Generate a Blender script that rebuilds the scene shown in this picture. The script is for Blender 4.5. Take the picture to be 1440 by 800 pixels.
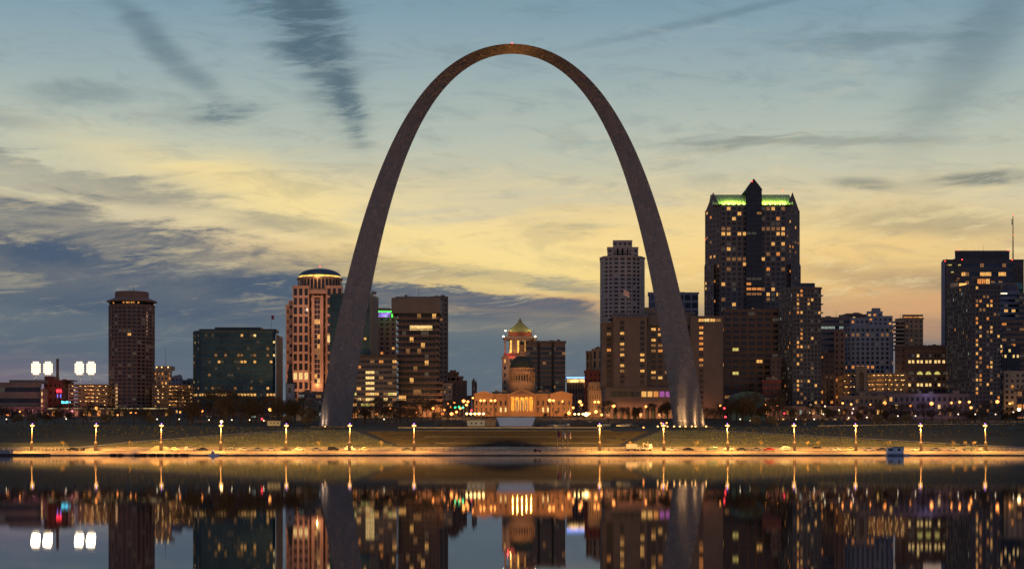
import bpy, math, random
from mathutils import Vector, Matrix
S = bpy.context.scene
for o in list(bpy.data.objects): bpy.data.objects.remove(o)
R = math.radians
F, H0, YH = 2380.0, 1.2, 636.0          # focal length in photo pixels, eye height, horizon row
def X(px, d): return (px-720.0)*d/F
def Z(py, d): return H0+(YH-py)*d/F
# ------------------------------------------------------------------ camera
cd = bpy.data.cameras.new('camera'); cam = bpy.data.objects.new('camera', cd)
S.collection.objects.link(cam); S.camera = cam
cam.location = (0, 0, H0); cam.rotation_euler = (R(90), 0, 0)
cd.lens = F/1440*36; cd.sensor_width = 36; cd.shift_y = (YH-400)/1440
cd.clip_start = .5; cd.clip_end = 30000
S.view_settings.view_transform = 'Standard'; S.view_settings.look = 'None'
S.view_settings.exposure = 0; S.view_settings.gamma = 1; S.view_settings.use_curve_mapping = False
S.render.engine = 'CYCLES'
S.cycles.use_denoising = True
S.cycles.max_bounces = 5; S.cycles.diffuse_bounces = 2; S.cycles.glossy_bounces = 4
S.cycles.caustics_reflective = False; S.cycles.caustics_refractive = False
S.cycles.sample_clamp_indirect = 4
# ------------------------------------------------------------------ node expressions
class E:
    nt = None
    def __init__(s, v): s.v = v
    @staticmethod
    def m(op, *a, clamp=False):
        n = E.nt.nodes.new('ShaderNodeMath'); n.operation = op; n.use_clamp = clamp
        for i, q in enumerate(a):
            q = q.v if isinstance(q, E) else q
            if isinstance(q, (int, float)): n.inputs[i].default_value = q
            else: E.nt.links.new(q, n.inputs[i])
        return E(n.outputs[0])
    def __add__(s, o): return E.m('ADD', s, o)
    __radd__ = __add__
    def __sub__(s, o): return E.m('SUBTRACT', s, o)
    def __rsub__(s, o): return E.m('SUBTRACT', o, s)
    def __mul__(s, o): return E.m('MULTIPLY', s, o)
    __rmul__ = __mul__
    def __truediv__(s, o): return E.m('DIVIDE', s, o)
def smooth(x, a, b):
    n = E.nt.nodes.new('ShaderNodeMapRange'); n.interpolation_type = 'SMOOTHSTEP'
    E.nt.links.new(x.v, n.inputs[0]); n.inputs[1].default_value = a; n.inputs[2].default_value = b
    return E(n.outputs[0])
def vec(x, y, z=0):
    n = E.nt.nodes.new('ShaderNodeCombineXYZ')
    for i, q in enumerate((x, y, z)):
        if isinstance(q, E): E.nt.links.new(q.v, n.inputs[i])
        else: n.inputs[i].default_value = q
    return n.outputs[0]
def noise(v, scale=1, detail=6, rough=.6, dist=0):
    n = E.nt.nodes.new('ShaderNodeTexNoise'); E.nt.links.new(v, n.inputs['Vector'])
    n.inputs['Scale'].default_value = scale; n.inputs['Detail'].default_value = detail
    n.inputs['Roughness'].default_value = rough; n.inputs['Distortion'].default_value = dist
    return E(n.outputs[0])
def lin(c):
    return tuple(((v/255)/12.92 if v <= 10 else (((v/255)+.055)/1.055)**2.4) for v in c)
def mixc(f, a, b):
    n = E.nt.nodes.new('ShaderNodeMix'); n.data_type = 'RGBA'
    for idx, q in ((0, f), (6, a), (7, b)):
        q = q.v if isinstance(q, E) else q
        if isinstance(q, (int, float)): n.inputs[idx].default_value = q
        elif isinstance(q, tuple): n.inputs[idx].default_value = (*q, 1) if len(q) == 3 else q
        else: E.nt.links.new(q, n.inputs[idx])
    return n.outputs[2]
# ------------------------------------------------------------------ world: dusk sky with cloud bands
SUN_EL, SUN_AZ = 1.2, math.atan((768-720)/F)
W = bpy.data.worlds.new('World'); S.world = W; W.use_nodes = True
nt = E.nt = W.node_tree; nt.nodes.clear()
tc = nt.nodes.new('ShaderNodeTexCoord'); sp = nt.nodes.new('ShaderNodeSeparateXYZ')
nt.links.new(tc.outputs['Generated'], sp.inputs[0])
dx, dy, dz = E(sp.outputs[0]), E(sp.outputs[1]), E(sp.outputs[2])
az = E.m('ARCTAN2', dx, dy); el = E.m('ARCSINE', dz)
sx = az*F+720.0                 # azimuth and elevation on a common angular scale
sy = YH-el*F
n1 = noise(vec(sx*.0024+sy*.002, sy*.012), 1, 10, .66, .7)          # long streaks
n2 = noise(vec(sx*.008+sy*.004, sy*.034-sx*.003, 3.7), 1, 9, .66, .5)          # fine ripples
n3 = noise(vec(sx*.0012, sy*.004, 9.1), 1, 5, .5)
n4 = noise(vec(sx*.010+sy*.001, sy*.055+sx*.006, 5.5), 1, 8, .68, .4)
sxw = sx+(n3-.5)*160.0+(n2-.5)*40.0
syw = sy+(n1-.5)*70.0+(n2-.5)*26.0
ramp = nt.nodes.new('ShaderNodeValToRGB'); cr = ramp.color_ramp
stops = [(-40, (98, 104, 116)), (60, (98, 106, 120)), (140, (88, 104, 119)), (200, (106, 118, 126)), (240, (170, 163, 142)),
         (285, (218, 198, 158)), (350, (212, 202, 168)), (430, (184, 192, 178)), (520, (156, 175, 177)), (600, (132, 160, 174)), (700, (106, 140, 160)), (1400, (60, 84, 116))]
span = 1500.0
while len(cr.elements) < len(stops): cr.elements.new(.5)
for e, (t, c) in zip(cr.elements, stops): e.position = (t+50)/span; e.color = (*lin(c), 1)
fac = (YH-(sy*.55+syw*.45)+50.0)/span
nt.links.new(fac.v, ramp.inputs[0])
col = ramp.outputs[0]
def blob(px, py, a, b, deg=0, warp=True):
    ux, uy = (sxw, syw) if warp else (sx+(n2-.5)*14.0, sy+(n2-.5)*14.0)
    c, s = math.cos(R(deg)), math.sin(R(deg))
    p = (ux-px)*(c/a)+(uy-py)*(s/a); q = (uy-py)*(c/b)-(ux-px)*(s/b)
    return E.m('EXPONENT', (p*p+q*q)*-1.0)
YEL = lin((255, 214, 126)); PEACH = lin((222, 168, 116)); CREAM = lin((244, 224, 172)); BLUE = lin((74, 91, 113)); SLATE = lin((84, 108, 122)); PINK = lin((150, 112, 128)); GREY = lin((128, 134, 128))
nn = smooth(n1, .34, .7)
rip = smooth(n4, .42, .58)
for (m, c, k) in [(blob(780, 368, 350, 66), YEL, .9), (blob(790, 370, 200, 42), lin((255, 230, 146)), 1.0), (blob(1000, 350, 260, 50), lin((252, 216, 136)), .8), (blob(620, 320, 200, 45, 12), CREAM, .55), (blob(330, 268, 200, 34, 14), lin((250, 226, 160)), .85), (blob(560, 325, 220, 34, 12), lin((250, 224, 152)), .7), (blob(1180, 385, 330, 70), lin((244, 202, 126)), .8),
                  (blob(1290, 445, 240, 36), PEACH, .85), (blob(760, 428, 130, 13), PEACH, .7), (blob(1000, 330, 260, 50), CREAM, .35)]:
    col = mixc(m*k*(.75+nn*.35), col, c)
for (m, c, k, t) in [(blob(30, 330, 420, 52, 9), BLUE, 1.0, nn), (blob(150, 405, 470, 48, 5), BLUE, .9, nn), (blob(60, 262, 220, 22, 10), BLUE, .5, nn), (blob(600, 428, 330, 24, 4), BLUE, .8, nn), (blob(700, 520, 420, 75), lin((96, 110, 120)), .8, nn),
                  (blob(430, 322, 110, 15, 4), GREY, .6, nn), (blob(560, 380, 170, 18, 5), lin((150, 140, 124)), .6, rip), (blob(745, 398, 130, 9, 8), GREY, .7, rip), (blob(800, 318, 70, 9, 0), lin((190, 178, 140)), .8, rip), (blob(660, 420, 190, 12, 6), BLUE, .8, rip), 
                  (blob(455, 50, 150, 55, 72), SLATE, .85, rip), (blob(502, 158, 70, 22, 74), SLATE, .8, rip), (blob(390, 15, 90, 50, 55), SLATE, .6, rip), (blob(470, 90, 130, 30, 68), SLATE, .5, nn),
                  (blob(235, 78, 150, 22, 39), SLATE, .8, nn), (blob(325, 172, 70, 20, -6), SLATE, .75, rip), (blob(150, 150, 90, 18, -3), SLATE, .55, nn), (blob(30, 190, 90, 14, 4), SLATE, .4, nn),
                  (blob(1000, 42, 210, 7, -11, False), SLATE, .5, nn), (blob(1200, 78, 180, 10, 2), SLATE, .45, nn), (blob(1340, 90, 190, 50, -52), SLATE, .5, nn), (blob(1120, 214, 240, 7, 0), GREY, .55, nn), (blob(990, 215, 60, 14, 0), GREY, .4, rip),
                  (blob(1370, 268, 90, 11, 0, False), lin((124, 130, 124)), .85, rip), (blob(1205, 268, 50, 9, 4, False), lin((134, 138, 128)), .7, rip), (blob(1280, 325, 170, 24, 4), lin((150, 146, 124)), .6, nn), (blob(1300, 405, 220, 18, 5), lin((150, 132, 116)), .6, nn),
                  (blob(30, 560, 170, 50, 0, False), PINK, .38, None), (blob(1260, 470, 200, 16, 0), lin((190, 140, 106)), .5, nn), (blob(1300, 540, 300, 60), lin((130, 118, 120)), .5, None)]:
    if c == BLUE: m = smooth(m+(n1-.5)*.9+(n2-.5)*.5, .28, .62)
    elif c == SLATE: m = smooth(m+(n2-.5)*.8+(n4-.5)*.7, .12, 1.05)
    elif t is not None: m = smooth(m+(n2-.5)*.6, .1, .9)
    col = mixc(m*k*((t*.6+.5) if t else 1.0), col, c)
# thin veil streaks over everything
veil = smooth(n1, .5, .78)*smooth(n3, .3, .6)
veil2 = smooth(n1, .52, .66)
col = mixc(veil*.3, col, lin((122, 138, 142)))
col = mixc(smooth(n4, .5, .75)*.4*smooth(el, .24, .08)*(smooth(el, .06, .1)*.8+.2), col, lin((236, 216, 164)))
col = mixc(smooth(n2, .52, .3)*.22, col, lin((96, 112, 122)))
lowk = smooth(el, .2, .1)*smooth(el, .07, .105)
col = mixc(smooth(n4, .52, .68)*.3*lowk, col, lin((255, 232, 172)))
col = mixc(smooth(n2, .56, .72)*.4*lowk, col, lin((168, 154, 128)))
col = mixc(smooth(n1, .42, .3)*.35, col, lin((190, 192, 176)))
nish = nt.nodes.new('ShaderNodeTexSky'); nish.sky_type = 'NISHITA'; nish.sun_disc = False
nish.sun_elevation = R(SUN_EL); nish.sun_rotation = SUN_AZ; nish.dust_density = 2.5
nb = nt.nodes.new('ShaderNodeMix'); nb.data_type = 'RGBA'; nb.blend_type = 'MULTIPLY'; nb.inputs[0].default_value = 1
nt.links.new(nish.outputs[0], nb.inputs[6]); nb.inputs[7].default_value = (.05, .045, .05, 1)
col = mixc(blob(120, 400, 420, 55, 6, True)*.55, col, BLUE)
na = nt.nodes.new('ShaderNodeMix'); na.data_type = 'RGBA'; na.blend_type = 'ADD'; na.inputs[0].default_value = 1
nt.links.new(nb.outputs[2], na.inputs[6]); na.inputs[7].default_value = (.15, .15, .21, 1)
west = smooth(dy, .1, .75)
col = mixc(west, na.outputs[2], col)
col = mixc(smooth(dz, 0.0, -.05), col, (.02, .018, .018))
bg = nt.nodes.new('ShaderNodeBackground'); nt.links.new(col, bg.inputs[0]); bg.inputs[1].default_value = 1.0
wo = nt.nodes.new('ShaderNodeOutputWorld'); nt.links.new(bg.outputs[0], wo.inputs[0])
# ------------------------------------------------------------------ sun (just setting behind the city)
sl = bpy.data.lights.new('sun', 'SUN'); sl.energy = .25; sl.angle = R(2); sl.color = (1, .7, .42)
so = bpy.data.objects.new('sun', sl); S.collection.objects.link(so)
so.rotation_euler = (R(90-SUN_EL), 0, math.pi-SUN_AZ+0.0)
def light(name, kind, loc, power, color, size=.3, target=None, spot=60, blend=.6):
    if kind == 'DOWN': kind, target, spot, blend = 'SPOT', (loc[0], loc[1], loc[2]-5), 164, .25
    if kind == 'WALL': kind, target, spot, blend = 'SPOT', (loc[0], loc[1]+10, loc[2]-.5), 125, .9
    l = bpy.data.lights.new(name, kind); l.energy = power; l.color = color
    if kind == 'AREA': l.size = size
    else: l.shadow_soft_size = size
    if kind == 'SPOT': l.spot_size = R(spot); l.spot_blend = blend
    o = bpy.data.objects.new(name, l); S.collection.objects.link(o); o.location = loc
    if target is not None:
        o.rotation_euler = (Vector(target)-Vector(loc)).to_track_quat('-Z', 'Y').to_euler()
    return o
# ------------------------------------------------------------------ materials
MATS = {}
def mat(name, color, rough=.85, metal=0, var=.25, scale=.25, bump=0, fine=None, spec=.4):
    if name in MATS: return MATS[name]
    m = bpy.data.materials.new(name); m.use_nodes = True; t = E.nt = m.node_tree
    p = t.nodes['Principled BSDF']; p.inputs['Roughness'].default_value = rough
    p.inputs['Metallic'].default_value = metal; p.inputs['Specular IOR Level'].default_value = spec
    g = t.nodes.new('ShaderNodeNewGeometry')
    a = noise(g.outputs['Position'], scale, 5, .6); b = noise(g.outputs['Position'], fine or scale*9, 3, .6)
    f = smooth(a*.6+b*.4, .3, .7)
    lo = tuple(c*(1-var) for c in color); hi = tuple(min(1, c*(1+var)) for c in color)
    t.links.new(mixc(f, lo, hi), p.inputs['Base Color'])
    if bump:
        bn = t.nodes.new('ShaderNodeBump'); bn.inputs['Strength'].default_value = bump; bn.inputs['Distance'].default_value = .3
        t.links.new(b.v, bn.inputs['Height']); t.links.new(bn.outputs[0], p.inputs['Normal'])
    MATS[name] = m; return m
def emis(name, color, strength, var=.65, scale=2.2, sample=False):
    if name in MATS: return MATS[name]
    m = bpy.data.materials.new(name); m.use_nodes = True; t = E.nt = m.node_tree
    p = t.nodes['Principled BSDF']; p.inputs['Base Color'].default_value = (.02, .02, .02, 1); p.inputs['Roughness'].default_value = .3
    p.inputs['Emission Color'].default_value = (*color, 1)
    if var:
        g = t.nodes.new('ShaderNodeNewGeometry')
        a = noise(g.outputs['Position'], scale, 3, .6)
        t.links.new((smooth(a, .3, .7)*(2*var*strength)+(1-var)*strength).v, p.inputs['Emission Strength'])
    else: p.inputs['Emission Strength'].default_value = strength
    m.cycles.emission_sampling = 'AUTO' if sample else 'NONE'
    MATS[name] = m; return m
def glassm(name, color, rough=.12, metal=0.0, spec=.5):
    return mat(name, color, rough, metal, .35, .12, 0, .5, spec)
GL = dict(dark=glassm('dark_glass', (.03, .035, .05), .15, .35), teal=glassm('teal_glass', (.035, .075, .095), .25, .75), blue=glassm('blue_glass', (.06, .085, .14), .25, .6),
          navy=glassm('navy_glass', (.03, .05, .08), .2, .6), black=glassm('black_glass', (.025, .028, .04), .2, .4))
LIT = dict(warm=emis('lit_warm', (1, .5, .13), .85), amber=emis('lit_amber', (1, .34, .07), .7), pale=emis('lit_pale', (1, .66, .24), 1.0),
           dim=emis('lit_dim', (1, .45, .15), .22), cool=emis('lit_cool', (.7, .85, .75), .3), faint=emis('lit_faint', (.8, .68, .55), .05), green=emis('lit_green', (.9, .75, .2), .65), violet=emis('lit_violet', (.6, .12, .6), .5), blue=emis('lit_blue', (.1, .1, 1), 1.2))
# ------------------------------------------------------------------ mesh builder
class MB:
    def __init__(s): s.v = []; s.f = []; s.mi = []; s.mats = []
    def slot(s, m):
        if m not in s.mats: s.mats.append(m)
        return s.mats.index(m)
    def poly(s, pts, m=None, faces=None):
        b = len(s.v); s.v += [tuple(p) for p in pts]; k = s.slot(m)
        for f in (faces or [range(len(pts))]): s.f.append([b+i for i in f]); s.mi.append(k)
    def obox(s, o, U, V, Wd, m=None):      # corner o, edge vectors
        o, U, V, Wd = Vector(o), Vector(U), Vector(V), Vector(Wd)
        p = [o, o+U, o+U+V, o+V]; p += [q+Wd for q in p]
        if U.cross(V).dot(Wd) < 0: fs = [(0, 1, 2, 3), (7, 6, 5, 4), (0, 4, 5, 1), (1, 5, 6, 2), (2, 6, 7, 3), (3, 7, 4, 0)]
        else: fs = [(3, 2, 1, 0), (4, 5, 6, 7), (1, 5, 4, 0), (2, 6, 5, 1), (3, 7, 6, 2), (0, 4, 7, 3)]
        s.poly(p, m, fs)
    def box(s, x0, x1, y0, y1, z0, z1, m=None): s.obox((x0, y0, z0), (x1-x0, 0, 0), (0, y1-y0, 0), (0, 0, z1-z0), m)
    def prism(s, pts, z0, z1, m=None, top=None):      # pts CCW seen from above
        n = len(pts); top = top or pts
        s.poly([(p[0], p[1], z0) for p in pts]+[(p[0], p[1], z1) for p in top], m,
               [tuple(reversed(range(n))), tuple(range(n, 2*n))]+[(i, (i+1) % n, n+(i+1) % n, n+i) for i in range(n)])
    def xz(s, pts, y0, y1, m=None):        # outline in xz (CCW seen from -y), extruded along y
        n = len(pts)
        s.poly([(p[0], y0, p[1]) for p in pts]+[(p[0], y1, p[1]) for p in pts], m,
               [tuple(range(n)), tuple(reversed(range(n, 2*n)))]+[((i+1) % n, i, n+i, n+(i+1) % n) for i in range(n)])
    def lathe(s, cx, cy, prof, n=24, m=None, a0=0):
        b = []
        for r, z in prof:
            b += [(cx+r*math.cos(a0+2*math.pi*i/n), cy+r*math.sin(a0+2*math.pi*i/n), z) for i in range(n)]
        fs = []
        for k in range(len(prof)-1):
            for i in range(n): fs.append((k*n+i, k*n+(i+1) % n, (k+1)*n+(i+1) % n, (k+1)*n+i))
        fs.append(tuple(reversed(range(n)))); fs.append(tuple(range((len(prof)-1)*n, len(prof)*n)))
        s.poly(b, m, fs)
    def tube(s, a, b, r0, r1, n=6, m=None, cap=True):
        a, b = Vector(a), Vector(b); d = (b-a)
        if d.length < 1e-6: return
        q = d.normalized(); u = q.orthogonal().normalized(); w = q.cross(u)
        p = [a+(u*math.cos(t)+w*math.sin(t))*r0 for t in (2*math.pi*i/n for i in range(n))]+[b+(u*math.cos(t)+w*math.sin(t))*r1 for t in (2*math.pi*i/n for i in range(n))]
        fs = [(i, (i+1) % n, n+(i+1) % n, n+i) for i in range(n)]
        if cap: fs += [tuple(reversed(range(n))), tuple(range(n, 2*n))]
        s.poly(p, m, fs)
    def mesh(s, name, smoothf=False):
        me = bpy.data.meshes.new(name); me.from_pydata(s.v, [], s.f)
        for m in s.mats: me.materials.append(m)
        me.polygons.foreach_set('material_index', s.mi)
        if smoothf: me.polygons.foreach_set('use_smooth', [True]*len(s.f))
        me.update(); return me
    def build(s, name, m=None, parent=None, smoothf=False):
        if m is not None: s.mats = [m if q is None else q for q in s.mats]
        return link(bpy.data.objects.new(name, s.mesh(name, smoothf)), parent)
def link(o, parent=None):
    S.collection.objects.link(o)
    if parent is not None:
        o.parent = parent
        o.matrix_parent_inverse = Matrix.Translation(-parent.location) if parent.rotation_euler.z == 0 else parent.matrix_basis.inverted()
    return o
def tag(o, label=None, cat=None, group=None, kind=None):
    if label: o['label'] = label
    if cat: o['category'] = cat
    if group: o['group'] = group
    if kind: o['kind'] = kind
    return o
def empty(name, loc, label=None, cat=None, group=None):
    o = bpy.data.objects.new(name, None); o.location = loc; o.empty_display_size = 1; S.collection.objects.link(o)
    return tag(o, label, cat, group)
def sub(name, parent, m=None, fn=None, smoothf=False):
    mb = MB(); fn(mb); return mb.build(name, m, parent, smoothf)
# prototypes: meshes kept in local coordinates so that copies are cheap
def place(proto, loc, rz=0, label=None, group=None, scale=1):
    """proto: (name, category, [(part, mesh, [(subpart, mesh)])])"""
    name, cat, parts = proto
    r = bpy.data.objects.new(name, None); r.location = loc; r.rotation_euler = (0, 0, rz); r.scale = (scale,)*3; S.collection.objects.link(r)
    tag(r, label, cat, group)
    for pn, me, subs in parts:
        c = bpy.data.objects.new(pn, me); S.collection.objects.link(c); c.parent = r
        for sn, sm in subs:
            g = bpy.data.objects.new(sn, sm); S.collection.objects.link(g); g.parent = c
    return r
ORD = ['first', 'second', 'third', 'fourth', 'fifth', 'sixth', 'seventh', 'eighth', 'ninth', 'tenth', 'eleventh', 'twelfth', 'thirteenth', 'fourteenth', 'fifteenth', 'sixteenth', 'seventeenth', 'eighteenth', 'nineteenth', 'twentieth']
REG = [(70, 'the low banded stadium offices'), (150, 'the lit garage by the ballpark'), (219, 'the round hotel tower'), (272, 'the garage right of the round tower'), (398, 'the teal glass office block'), (442, 'the church steeple'),
       (500, 'the left foot of the arch'), (556, 'the block with lit window bands'), (630, 'the balconied brutalist tower'), (712, 'the left courthouse wing'), (806, 'the right courthouse wing'), (850, 'the street by the courthouse'),
       (920, 'the arcaded brown hotel'), (1000, 'the right foot of the arch'), (1095, 'the broad dark office block'), (1160, 'the slim dark apartment tower'), (1260, 'the pale blue office tower'), (1345, 'the old brick warehouse'), (1500, 'the dark tower at right')]
def autolabel(things, fmt, group):
    """things: (px, object); several in one region are told apart by their order"""
    by = {}
    for px, o in sorted(things, key=lambda t: t[0]):
        by.setdefault(next(n for lim, n in REG if px < lim), []).append(o)
    for reg, os_ in by.items():
        for i, o in enumerate(os_):
            q = '' if len(os_) == 1 else (', leftmost' if i == 0 else ', rightmost' if i == len(os_)-1 else ', %s from left' % ORD[i])
            tag(o, fmt % reg+q, None, group)
# ------------------------------------------------------------------ terrain
PROF = [(600, -3), (645, -.8), (650, .35), (665, 1.72), (688, 1.82), (700, 3.5), (715, 5.2), (770, 11.2), (800, 12.3), (850, 14.0), (900, 14.8), (950, 17), (1000, 19.5), (1060, 22.6), (1130, 25.4), (1300, 28), (1600, 32), (3000, 36), (9000, 36)]
def gz(x, y):
    for (a, za), (b, zb) in zip(PROF, PROF[1:]):
        if y <= b:
            z = za+(zb-za)*max(0, (y-a))/(b-a); break
    else: z = PROF[-1][1]
    if y > 700:
        k = min(1, max(0, (abs(x)-95)/130)); k = k*k*(3-2*k)
        t = min(1, (y-700)/70)*max(0, 1-max(0, y-850)/150)
        z += 1.5*k*t
    return z
def ground_at(px, py):
    d = 652.0
    while d < 1400:
        if Z(py, d) <= gz(X(px, d), d): return d
        d += .5
    return d
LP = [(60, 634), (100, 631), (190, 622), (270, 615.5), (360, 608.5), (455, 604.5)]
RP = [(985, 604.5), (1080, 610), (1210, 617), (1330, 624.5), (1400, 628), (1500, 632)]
def interp(pts, x):
    if x <= pts[0][0]: return pts[0][1]
    for (a, ya), (b, yb) in zip(pts, pts[1:]):
        if x <= b: return ya+(yb-ya)*(x-a)/(b-a)
    return pts[-1][1]
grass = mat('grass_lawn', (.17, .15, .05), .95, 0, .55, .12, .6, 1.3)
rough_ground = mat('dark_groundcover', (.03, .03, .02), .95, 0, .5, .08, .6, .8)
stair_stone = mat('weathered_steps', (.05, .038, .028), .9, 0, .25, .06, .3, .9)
cobble = mat('cobbled_levee', (.36, .27, .17), .8, 0, .5, .12, .6, 1.6)
asphalt = mat('asphalt', (.2, .165, .13), .8, 0, .4, .15, .1, 2)
park_ground = mat('park_soil', (.03, .032, .022), .95, 0, .4, .05, .3, .5)
def terrain():
    xs = [-2600, -1500, -900, -650, -480]+[-400+2.0*i for i in range(401)]+[480, 650, 900, 1500, 2600]
    ys = [600, 645, 650, 655, 660, 665, 688, 692, 696, 700]+[700+2.0*i for i in range(1, 51)]+[806, 815, 830, 850, 870, 900, 925, 950, 975, 1000, 1030, 1060, 1095, 1130, 1200, 1300, 1600, 3000, 9000]
    mb = MB(); nx = len(xs)
    rnd = random.Random(3)
    pts = []
    for y in ys:
        for x in xs:
            j = 0 if (y < 702 or y > 900) else rnd.uniform(-.12, .12)
            pts.append((x, y, gz(x, y)+j))
    mb.v = pts
    order = [cobble, asphalt, grass, rough_ground, stair_stone, park_ground]
    for m in order: mb.slot(m)
    for j in range(len(ys)-1):
        for i in range(nx-1):
            cx, cy = (xs[i]+xs[i+1])/2, (ys[j]+ys[j+1])/2
            px = 720+cx*F/cy; py = YH-(gz(cx, cy)-H0)*F/cy
            if cy < 665: k = 0
            elif cy < 688: k = 1
            elif cy < 700: k = 0
            elif cy > 812: k = 5
            else:
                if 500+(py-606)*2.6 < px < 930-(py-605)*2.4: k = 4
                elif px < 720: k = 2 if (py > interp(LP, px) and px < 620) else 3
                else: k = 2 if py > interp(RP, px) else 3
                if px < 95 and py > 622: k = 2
                if px < 720 and px > 455 and cy > 795: k = 3
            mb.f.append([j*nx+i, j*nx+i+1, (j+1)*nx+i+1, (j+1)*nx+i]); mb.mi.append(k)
    o = mb.build('ground', None, None, True)
    tag(o, kind='structure')
terrain()
# water
def water():
    m = bpy.data.materials.new('river_water'); m.use_nodes = True; t = E.nt = m.node_tree; t.nodes.clear()
    out = t.nodes.new('ShaderNodeOutputMaterial'); mx = t.nodes.new('ShaderNodeMixShader'); fr = t.nodes.new('ShaderNodeFresnel'); fr.inputs[0].default_value = 2.0
    gl = t.nodes.new('ShaderNodeBsdfGlossy'); gl.distribution = 'BECKMANN'; gl.inputs['Roughness'].default_value = .0295; gl.inputs['Color'].default_value = (.95, .95, .97, 1)
    df = t.nodes.new('ShaderNodeBsdfDiffuse'); df.inputs[0].default_value = (.012, .014, .016, 1)
    g = t.nodes.new('ShaderNodeNewGeometry'); s = t.nodes.new('ShaderNodeSeparateXYZ'); t.links.new(g.outputs['Position'], s.inputs[0])
    a = noise(vec(E(s.outputs[0])*.25, E(s.outputs[1])*.06), 1, 3, .5)
    b = t.nodes.new('ShaderNodeBump'); b.inputs['Strength'].default_value = .0018; b.inputs['Distance'].default_value = 1.0
    t.links.new(a.v, b.inputs['Height']); t.links.new(b.outputs[0], gl.inputs['Normal'])
    t.links.new(fr.outputs[0], mx.inputs[0]); t.links.new(df.outputs[0], mx.inputs[1]); t.links.new(gl.outputs[0], mx.inputs[2]); t.links.new(mx.outputs[0], out.inputs[0])
    mb = MB(); mb.poly([(-2600, -400, 0), (2600, -400, 0), (2600, 651, 0), (-2600, 651, 0)], m)
    tag(mb.build('river_water'), kind='structure')
water()
concrete = mat('pale_concrete', (.38, .33, .27), .85, 0, .2, .3, .2)
dconc = mat('dark_concrete', (.1, .09, .08), .9, 0, .3, .3)
black = mat('black_metal', (.02, .02, .022), .5, .3, .2)
steel = mat('galvanised_steel', (.35, .34, .32), .45, .6, .2, 1)
def ribbon(name, pts, w, m, lift=.12, wall=0):
    mb = MB(); P = []
    for (pa, ya), (pb, yb) in zip(pts, pts[1:]):
        for i in range(14):
            t = i/14; px, py = pa+(pb-pa)*t, ya+(yb-ya)*t
            d = ground_at(px, py); P.append(Vector((X(px, d), d, gz(X(px, d), d))))
    L = []
    for i, p in enumerate(P):
        a, b = P[max(0, i-2)], P[min(len(P)-1, i+2)]; t = (b-a).normalized(); n = Vector((-t.y, t.x, 0)).normalized()
        for s in (-1, 1):
            q = p+n*w*s; L.append((q.x, q.y, gz(q.x, q.y)+lift))
    fs = [(2*i, 2*i+2, 2*i+3, 2*i+1) if True else 0 for i in range(len(P)-1)]
    mb.poly(L, m, fs)
    return mb.build(name)
tag(ribbon('path', LP, 1.1, mat('pale_path', (.3, .27, .24), .9), .3), kind='structure')
tag(ribbon('path', RP, 1.1, MATS['pale_path'], .3), kind='structure')
# quay edge, kerbs and lane lines
tag(sub('wharf_edge', None, dconc, lambda b: b.box(-420, 420, 648.6, 650.6, -1, .38)), kind='structure')
tag(sub('kerb', None, concrete, lambda b: (b.box(-420, 420, 664.9, 665.2, 1.5, 1.9), b.box(-420, 420, 688, 688.3, 1.6, 1.98))), kind='structure')
tag(sub('road_marking', None, mat('road_paint', (.7, .6, .35), .7), lambda b: [b.box(-400+8*i, -396+8*i, 676, 676.15, 1.765, 1.775+.012) for i in range(100)]), kind='structure')
# steps of the great staircase in the middle
def stairs():
    b = MB()
    for (yy, z) in ((712, 0), (738, 0), (766, 0)):
        for s in [0]:
            x0, x1 = X(580+(766-yy)*.6, yy), X(860-(766-yy)*.4, yy)
            b.box(x0, x1, yy, yy+.8, gz(0, yy)-.5, gz(0, yy)+.55)
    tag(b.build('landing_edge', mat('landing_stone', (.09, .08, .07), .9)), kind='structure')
    n = 46
    b = MB()
    for i in range(n):
        y = 704+i*1.35; z = gz(0, y)
        w0, w1 = X(560-(y-704)*.75, y), X(868+(y-704)*.72, y)
        b.box(w0, w1, y, y+1.4, z-.8, z+.14, None)
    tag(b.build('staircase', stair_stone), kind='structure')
stairs()
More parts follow.
